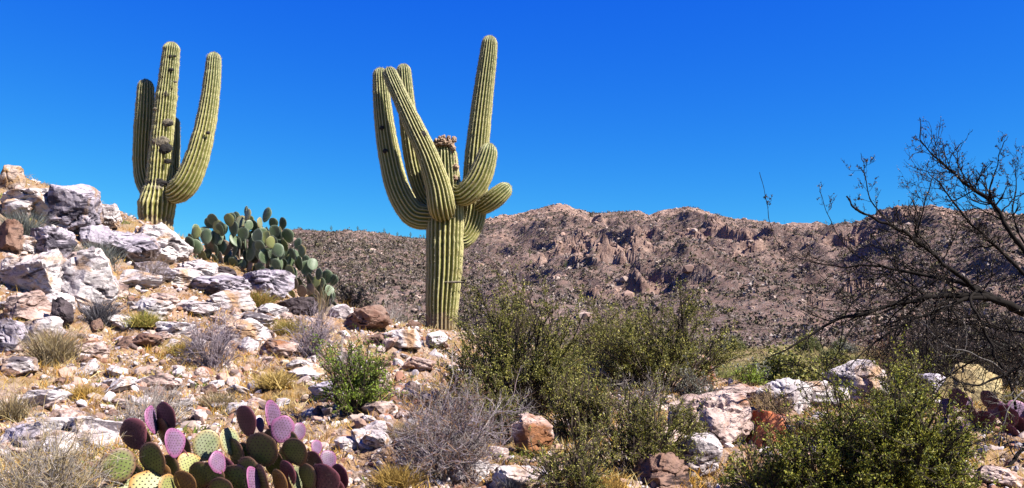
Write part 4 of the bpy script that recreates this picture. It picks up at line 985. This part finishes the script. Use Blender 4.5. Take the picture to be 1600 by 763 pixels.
twiggy(694, 752, 172, 155, 'large pale grey leafless shrub left of the olive shrubs', GREY[:3] + BROWN[:2] + LILAC, 21, 120, (8, 7), r0=.0036, wander=.28)
twiggy(332, 575, 95, 96, 'lilac grey leafless bush in the middle of the left slope', LILAC, 22, 60, (6, 5))
twiggy(490, 560, 84, 82, 'lilac leafless bush below the trailing green prickly pear', LILAC, 23, 60, (6, 5))
twiggy(240, 446, 62, 48, 'brown leafless bush below the pale peaked outcrop', [(.22, .16, .14), (.3, .23, .2)], 24, 50, (5, 4))
twiggy(235, 668, 150, 62, 'grey leafless bush behind the front purple prickly pear', GREY, 25, 70, (6, 4), r0=.003)
twiggy(70, 800, 230, 125, 'pale straw coloured brush filling the bottom left corner', GREY + STRAWS, 26, 120, (7, 5), r0=.0028)
twiggy(540, 585, 60, 50, 'small dry bush just above the bright green shrub', GREY, 27, 36, (5, 4))
twiggy(605, 520, 80, 40, 'dry grey bush on the crest left of the big saguaro', GREY, 28, 46, (5, 4), d=14.6)
twiggy(1385, 570, 90, 150, 'reddish brown dead bush behind the pointed grey white rock', BROWN, 29, 80, (6, 5), d=14)
twiggy(1455, 612, 190, 150, 'dark leafless thicket under the bare tree', DARK, 30, 90, (6, 5), d=11.5, r0=.007)
twiggy(1560, 600, 130, 150, 'dark leafless thicket at the right edge behind the tan rock', DARK, 31, 70, (6, 5), d=12, r0=.007)
twiggy(1205, 650, 90, 46, 'brown brush in front of the jagged white rocks', [(.30, .2, .11), (.36, .26, .16)], 32, 46, (5, 4))
twiggy(1000, 640, 120, 56, 'dark bare brush under the wide olive shrub', DARK + GREY, 33, 50, (5, 4))
twiggy(180, 345, 40, 34, 'thin grey twigs on the skyline left of the left saguaro', LILAC, 34, 22, (4, 3), d=13.4)
twiggy(800, 690, 120, 70, 'dark bare brush at the foot of the big olive shrub', DARK + GREY, 35, 46, (5, 4))

NEEDLE = [(.24, .25, .22), (.32, .33, .30), (.17, .18, .15)]
tuft(34, 376, 90, 66, 'grey green needle brush at the left edge under the skyline rocks', NEEDLE, 41, 900, .006)
tuft(152, 424, 84, 66, 'grey green needle brush below the round white rock', NEEDLE, 42, 900, .006)
tuft(156, 506, 66, 56, 'dark grey spiky tuft in front of the pale slab', [(.15, .14, .16), (.23, .22, .24), (.10, .09, .10)], 43, 700, .006, lean=.8)
tuft(82, 568, 110, 74, 'golden brown dry tuft below the pinkish fractured rock', STRAWS, 44, 1100, .006)
tuft(20, 660, 70, 60, 'pale dry tuft at the left edge above the half buried boulder', STRAWS, 45, 600, .005)
tuft(1145, 592, 110, 50, 'yellow green grass tuft behind the pale flat rock', [(.33, .33, .08), (.27, .30, .07), (.40, .36, .14)], 46, 1400, .012, d=13.5)
tuft(1590, 640, 60, 44, 'straw grass tuft right of the yellow tan rock', [(.40, .34, .12), (.34, .30, .09)], 47, 600, .008)
tuft(340, 640, 90, 46, 'dry straw tuft behind the front prickly pear', STRAWS, 48, 700, .005)
tuft(795, 772, 44, 42, 'small dark grey spiky tuft at the bottom middle', [(.12, .11, .13), (.2, .19, .2)], 49, 400, .005)
tuft(620, 760, 120, 50, 'golden grass tuft at the bottom left of the grey shrub', [(.5, .33, .09), (.44, .28, .07)], 50, 900, .005)
tuft(1480, 775, 130, 44, 'orange dry grass tuft below the right purple prickly pear', [(.46, .27, .07), (.4, .22, .06)], 51, 900, .005)
tuft(400, 480, 80, 40, 'orange golden grass tuft below the blue grey boulder', [(.48, .30, .08), (.42, .26, .07), (.30, .30, .06)], 52, 900, .007)
tuft(450, 520, 90, 36, 'yellow grass tuft left of the lilac leafless bush', [(.48, .36, .10), (.42, .34, .09)], 53, 800, .006)
_s = tuft(501, 505, 20, 90, 'tall thin straw stalks beside the trailing green prickly pear', STRAWS, 54, 40, .007, lean=.3)

tuft(930, 770, 150, 50, 'golden dry grass under the small olive shrub at the bottom', [(.60, .38, .10), (.5, .3, .08)], 55, 1200, .005)
tuft(1350, 785, 200, 50, 'orange golden grass under the tallest bright green bush', [(.60, .34, .09), (.5, .27, .07)], 56, 1400, .005)
tuft(1070, 735, 80, 50, 'ochre grass tuft left of the grey white rock', [(.55, .32, .08), (.42, .28, .08)], 57, 800, .005)
tuft(1255, 690, 70, 46, 'golden grass tuft above the small white stone', [(.60, .38, .10), (.48, .32, .08)], 58, 700, .006)
tuft(225, 510, 80, 34, 'yellow green grass tuft right of the dark grey spiky tuft', [(.40, .40, .08), (.58, .44, .12)], 59, 900, .006)
tuft(285, 555, 70, 34, 'golden tuft left of the lilac grey bush in mid slope', [(.66, .44, .12), (.5, .4, .1)], 60, 800, .006)
tuft(430, 600, 100, 36, 'pale golden grass left of the bright green shrub', [(.70, .50, .18), (.6, .42, .12)], 61, 1000, .006)
tuft(130, 620, 90, 34, 'golden grass tuft above the wide half buried boulder', [(.70, .46, .14), (.6, .38, .1)], 62, 900, .005)
tuft(630, 690, 80, 40, 'straw tuft at the left side of the large grey shrub', STRAWS, 63, 800, .005)
leafy(760, 690, 110, 90, 'olive shrub between the grey shrub and the big olive shrub', OLIVE, 16, 9000, .018, 50)
leafy(1075, 700, 70, 60, 'small olive shrub left of the pink cleft rock', OLIVE, 17, 4000, .016, 40)
leafy(865, 640, 120, 110, 'olive shrub filling the gap right of the big olive shrub', OLIVE, 18, 9000, .020, 50)

def valley_bushes():
    rng = np.random.default_rng(66); protos = []
    for i, pal in enumerate([OLIVE, [(.20, .22, .07), (.26, .25, .09)], SAGE]):
        r = np.random.default_rng(70 + i); parts = shrub_parts(2.6, 1.5, r, 40, (5,), r0=.03); g = Geo(); sticks(parts, g, [(.12, .09, .07)], r)
        q = parts[1][0]; P = q[:, 1:].reshape(-1, 3); P = np.repeat(P, 5, 0) + r.normal(size=(len(P) * 5, 3)) * .12; L = r.uniform(.10, .22, len(P))
        V, F = diamonds(P, r.normal(size=(len(P), 3)), L, L * .7, r); g.add(V, F, np.repeat(np.array(pal)[r.integers(0, len(pal), len(P))] * r.uniform(.7, 1.3, (len(P), 1)), 4, 0))
        me = g.mesh('valley_bush'); me.materials.append(LEAF); protos.append(me)
    w = ['dark olive', 'yellow green', 'pale sage']
    for i in range(60):
        y = 28 + 85 * rng.random(); a = rng.uniform(-.2, .62); x = a * y; k = rng.integers(0, 3); s = rng.uniform(.6, 1.15)
        near = 'nearer half of the valley floor' if y < 65 else 'valley floor at the foot of the mountain'
        tag(link('valley_bush', protos[k], LEAF, loc=(x, y, gz(x, y) - .05), rot=(0, 0, rng.uniform(0, 6)), scale=(s, s, s * rng.uniform(.8, 1.1))), '%s rounded bush on the %s' % (w[k], near), 'shrub', '%s bushes on the %s' % (w[k], near))
valley_bushes()

# ---------------------------------------------------------------- bare tree at the right edge
def bare_tree():
    rng = np.random.default_rng(90); D = 6.6
    base = grounded(1730, 760, D); root = thing('bare_tree', tuple(base), 'dark leafless tree reaching in from the right edge', 'tree'); org = np.array(base)
    DK = np.array([.022, .018, .016]); budc = np.array([(.10, .06, .05), (.28, .22, .16), (.05, .04, .04)])
    PALE = np.array([.20, .18, .165])
    def limb(name, pts, r0, r1, subs=0, sublen=.35, parent=root, up=.05, twl=(4, 3), bud=True, wander=.22, smin=.15, tint=None):
        DKc = DK if tint is None else tint
        P = np.array([at(u, v, d) for u, v, d in pts]) if not isinstance(pts, np.ndarray) else pts
        c = spline(P, max(12, 8 * len(P))); n = len(c); c = c + np.stack([perlin(np.stack([np.linspace(0, n * .17, n) + q * 31 + r0 * 999, np.zeros(n), np.zeros(n)], 1)) for q in range(3)], 1) * .02 * np.linspace(0, 1, n)[:, None] ** .3
        r0 *= .68; subs = int(subs * 1.2)
        R = r0 + (r1 - r0) * np.linspace(0, 1, n) ** .8; g = Geo()
        th = np.arange(8) * np.pi / 4; T = norm(np.gradient(c, axis=0)); a = norm(np.cross(T, [0, 1., .3])); b = np.cross(T, a)
        V = c[:, None] + (np.cos(th)[None, :, None] * a[:, None] + np.sin(th)[None, :, None] * b[:, None]) * (R[:, None] * (1 + .3 * rng.normal(size=(n, 1)) * .4 + .08 * rng.normal(size=(n, 8))))[..., None]
        i, j = np.meshgrid(np.arange(n - 1), np.arange(8), indexing='ij'); j2 = (j + 1) % 8
        g.add(V.reshape(-1, 3) - org, np.stack([i * 8 + j, i * 8 + j2, (i + 1) * 8 + j2, (i + 1) * 8 + j], -1).reshape(-1, 4), DKc)
        if subs:
            k = rng.integers(int(n * smin), int(n * .88), subs); f = rng.random((subs, 1)); P0 = c[k] * (1 - f) + c[k + 1] * f
            Dn = norm(T[k] * .8 + rng.normal(size=(subs, 3)) * [.7, .6, .7] + [0, 0, up]); L = sublen * rng.uniform(.4, 1.2, subs)
            pts_ = walk(P0, Dn, L, 6, wander, up, rng); Rr = np.minimum(R[k] * .5, .0075) * rng.uniform(.7, 1.1, subs); out = [(pts_, Rr)]; LL = L
            for m in twl:
                nn = len(pts_); idx = np.repeat(np.arange(nn), m); nk = pts_.shape[1]; t = rng.uniform(.25, 1, len(idx)) * (nk - 1); ii = np.minimum(t.astype(int), nk - 2); ff = (t - ii)[:, None]
                q = pts_[idx, ii] * (1 - ff) + pts_[idx, ii + 1] * ff; dd = norm(pts_[idx, ii + 1] - pts_[idx, ii]) + rng.normal(size=(len(idx), 3)) * .55
                LL = LL[idx] * rng.uniform(.25, .6, len(idx)); Rr = np.maximum(Rr[idx] * .6, .0013); pts_ = walk(q, dd, LL, 4, wander, up, rng); out.append((pts_, Rr))
            for q, rr in out:
                nseg = q.shape[1] - 1
                for s in range(nseg):
                    V, F = prisms(q[:, s] - org, q[:, s + 1] - org, rr * (1 - .5 * s / nseg), rr * (1 - .5 * (s + 1) / nseg), 3); g.add(V, F, DKc * rng.uniform(.6, 1.5))
            if bud:
                q = out[-1][0].reshape(-1, 3); q = q[rng.random(len(q)) < .55]; m = len(q); LB = rng.uniform(.006, .014, m)
                V, F = diamonds(q - org, rng.normal(size=(m, 3)), LB, LB * .8, rng); g.add(V, F, np.repeat(budc[rng.integers(0, 3, m)], 4, 0))
            o = link(name, g.mesh(name, True), TWIG, parent)
        else: o = link(name, g.mesh(name, True), BARK, parent)
        return o
    limb('trunk', [(1730, 785, D), (1712, 700, D), (1690, 620, D), (1668, 560, D), (1640, 515, D)], .13, .085)
    L = limb
    L('limb', [(1668, 545, D), (1630, 508, D), (1600, 488, D - .05), (1560, 470, D - .1), (1514, 462, D - .1), (1452, 464, D - .15), (1420, 471, D - .15), (1357, 487, D - .2), (1294, 507, D - .2), (1231, 545, D - .25), (1196, 560, D - .25)], .062, .004, 26, .5, twl=(4, 3), smin=.35)
    L('limb', [(1600, 490, D), (1545, 462, D + .05), (1510, 445, D + .05), (1480, 437, D + .1), (1420, 425, D + .15), (1360, 415, D + .15), (1316, 418, D + .2), (1258, 406, D + .2)], .04, .003, 18, .45, smin=.3)
    L('limb', [(1525, 455, D - .05), (1505, 435, D - .1), (1480, 418, D - .15), (1457, 396, D - .2), (1425, 372, D - .2), (1394, 353, D - .25), (1363, 340, D - .25), (1335, 326, D - .3), (1324, 307, D - .3)], .028, .006, 12, .35, up=.12, smin=.3)
    L('limb', [(1690, 600, D), (1650, 470, D + .1), (1620, 415, D + .15), (1598, 390, D + .2), (1570, 350, D + .2), (1551, 317, D + .25), (1520, 296, D + .25), (1489, 270, D + .3), (1465, 249, D + .3), (1441, 221, D + .3), (1437, 184, D + .3)], .045, .003, 36, .26, up=.10, smin=.4)
    L('limb', [(1640, 470, D + .1), (1600, 428, D), (1561, 390, D), (1530, 362, D - .05), (1500, 330, D - .05), (1478, 300, D - .1), (1452, 270, D - .1)], .026, .003, 26, .24, up=.08, smin=.3)
    L('limb', [(1556, 325, D + .22), (1546, 300, D + .2), (1556, 265, D + .15), (1566, 230, D + .1), (1576, 213, D + .1)], .012, .002, 9, .16, up=.12)
    L('limb', [(1620, 415, D + .15), (1585, 345, D + .3), (1588, 290, D + .35), (1586, 258, D + .35)], .014, .002, 10, .2, up=.12)
    L('limb', [(1394, 352, D - .25), (1362, 316, D - .25), (1354, 288, D - .25), (1350, 262, D - .25), (1344, 240, D - .25)], .008, .002, 7, .14, up=.15)
    L('limb', [(1430, 376, D - .2), (1442, 330, D - .25), (1453, 290, D - .25), (1462, 262, D - .25)], .010, .002, 9, .22, up=.15)
    L('limb', [(1560, 468, D - .1), (1514, 466, D - .15), (1483, 478, D - .2), (1420, 504, D - .25), (1385, 522, D - .3), (1357, 544, D - .3), (1326, 573, D - .35)], .030, .003, 18, .4, up=-.02, smin=.25)
    L('limb', [(1525, 455, D - .1), (1516, 468, D - .2), (1527, 492, D - .3), (1542, 525, D - .3), (1555, 556, D - .35), (1571, 586, D - .35), (1590, 640, D - .3)], .014, .009, 12, .35, up=0)
    L('limb', [(1357, 489, D - .2), (1330, 515, D - .25), (1319, 536, D - .3), (1300, 566, D - .3), (1282, 598, D - .3), (1240, 612, D - .3), (1190, 630, D - .3)], .010, .002, 8, .3, up=0)
    L('limb', [(1290, 414, D + .2), (1258, 407, D + .2), (1222, 388, D + .2), (1204, 352, D + .2), (1197, 312, D + .2), (1188, 270, D + .2)], .0045, .0022, 7, .09, up=.12)
    L('limb', [(1390, 420, D + .1), (1340, 400, D + .1), (1312, 372, D + .1), (1296, 340, D + .1), (1280, 300, D + .1)], .007, .002, 8, .18, up=.12)
    L('limb', [(1660, 560, D), (1610, 560, D - .3), (1560, 590, D - .5), (1510, 600, D - .6), (1450, 560, D - .6)], .022, .004, 20, .45, up=.05, smin=.2)
    L('limb', [(1690, 650, D), (1640, 690, D - .5), (1600, 702, D - .7), (1576, 730, D - .8), (1560, 765, D - .8)], .022, .008, 8, .3, up=0)
    L('limb', [(1650, 530, D + .1), (1600, 520, D + .4), (1540, 510, D + .6), (1470, 500, D + .7), (1420, 480, D + .7)], .022, .004, 22, .5, up=.02, smin=.15)
    L('dead_limb', [(1640, 640, D - .2), (1590, 618, D - .4), (1567, 580, D - .4), (1520, 552, D - .4), (1478, 541, D - .35), (1450, 512, D - .35), (1440, 505, D - .3)], .011, .003, 8, .22, tint=PALE, bud=False)
    L('dead_limb', [(1680, 560, D - .2), (1640, 600, D - .4), (1600, 612, D - .5), (1575, 640, D - .6), (1560, 690, D - .6)], .010, .004, 6, .25, tint=PALE, bud=False)
    L('limb', [(1660, 540, D + .2), (1600, 545, D + .6), (1530, 560, D + .8), (1480, 590, D + .9), (1450, 620, D + .9)], .018, .004, 22, .45, up=.02)
    L('limb', [(1680, 560, D + .1), (1620, 590, D + .3), (1580, 540, D + .5), (1530, 520, D + .6), (1500, 470, D + .6)], .016, .003, 20, .4, up=.05)
    L('limb', [(1420, 471, D - .15), (1390, 500, D - .1), (1370, 540, D - .1), (1345, 575, D - .1)], .010, .002, 14, .3, up=0)
bare_tree()

# ---------------------------------------------------------------- dry desert surfaces: one common reflectance scale for every material
def set_reflectance(k):
    for m in bpy.data.materials:
        t = m.node_tree
        for n in list(t.nodes):
            if n.type not in ('BSDF_PRINCIPLED', 'BSDF_TRANSLUCENT'): continue
            i = n.inputs[0]
            if i.is_linked:
                src = i.links[0].from_socket; t.links.new(mixc(t, 1.0, src, (k, k, k), 'MULTIPLY'), i)
            else: i.default_value = tuple(x * k for x in i.default_value[:3]) + (1,)
set_reflectance(.53)
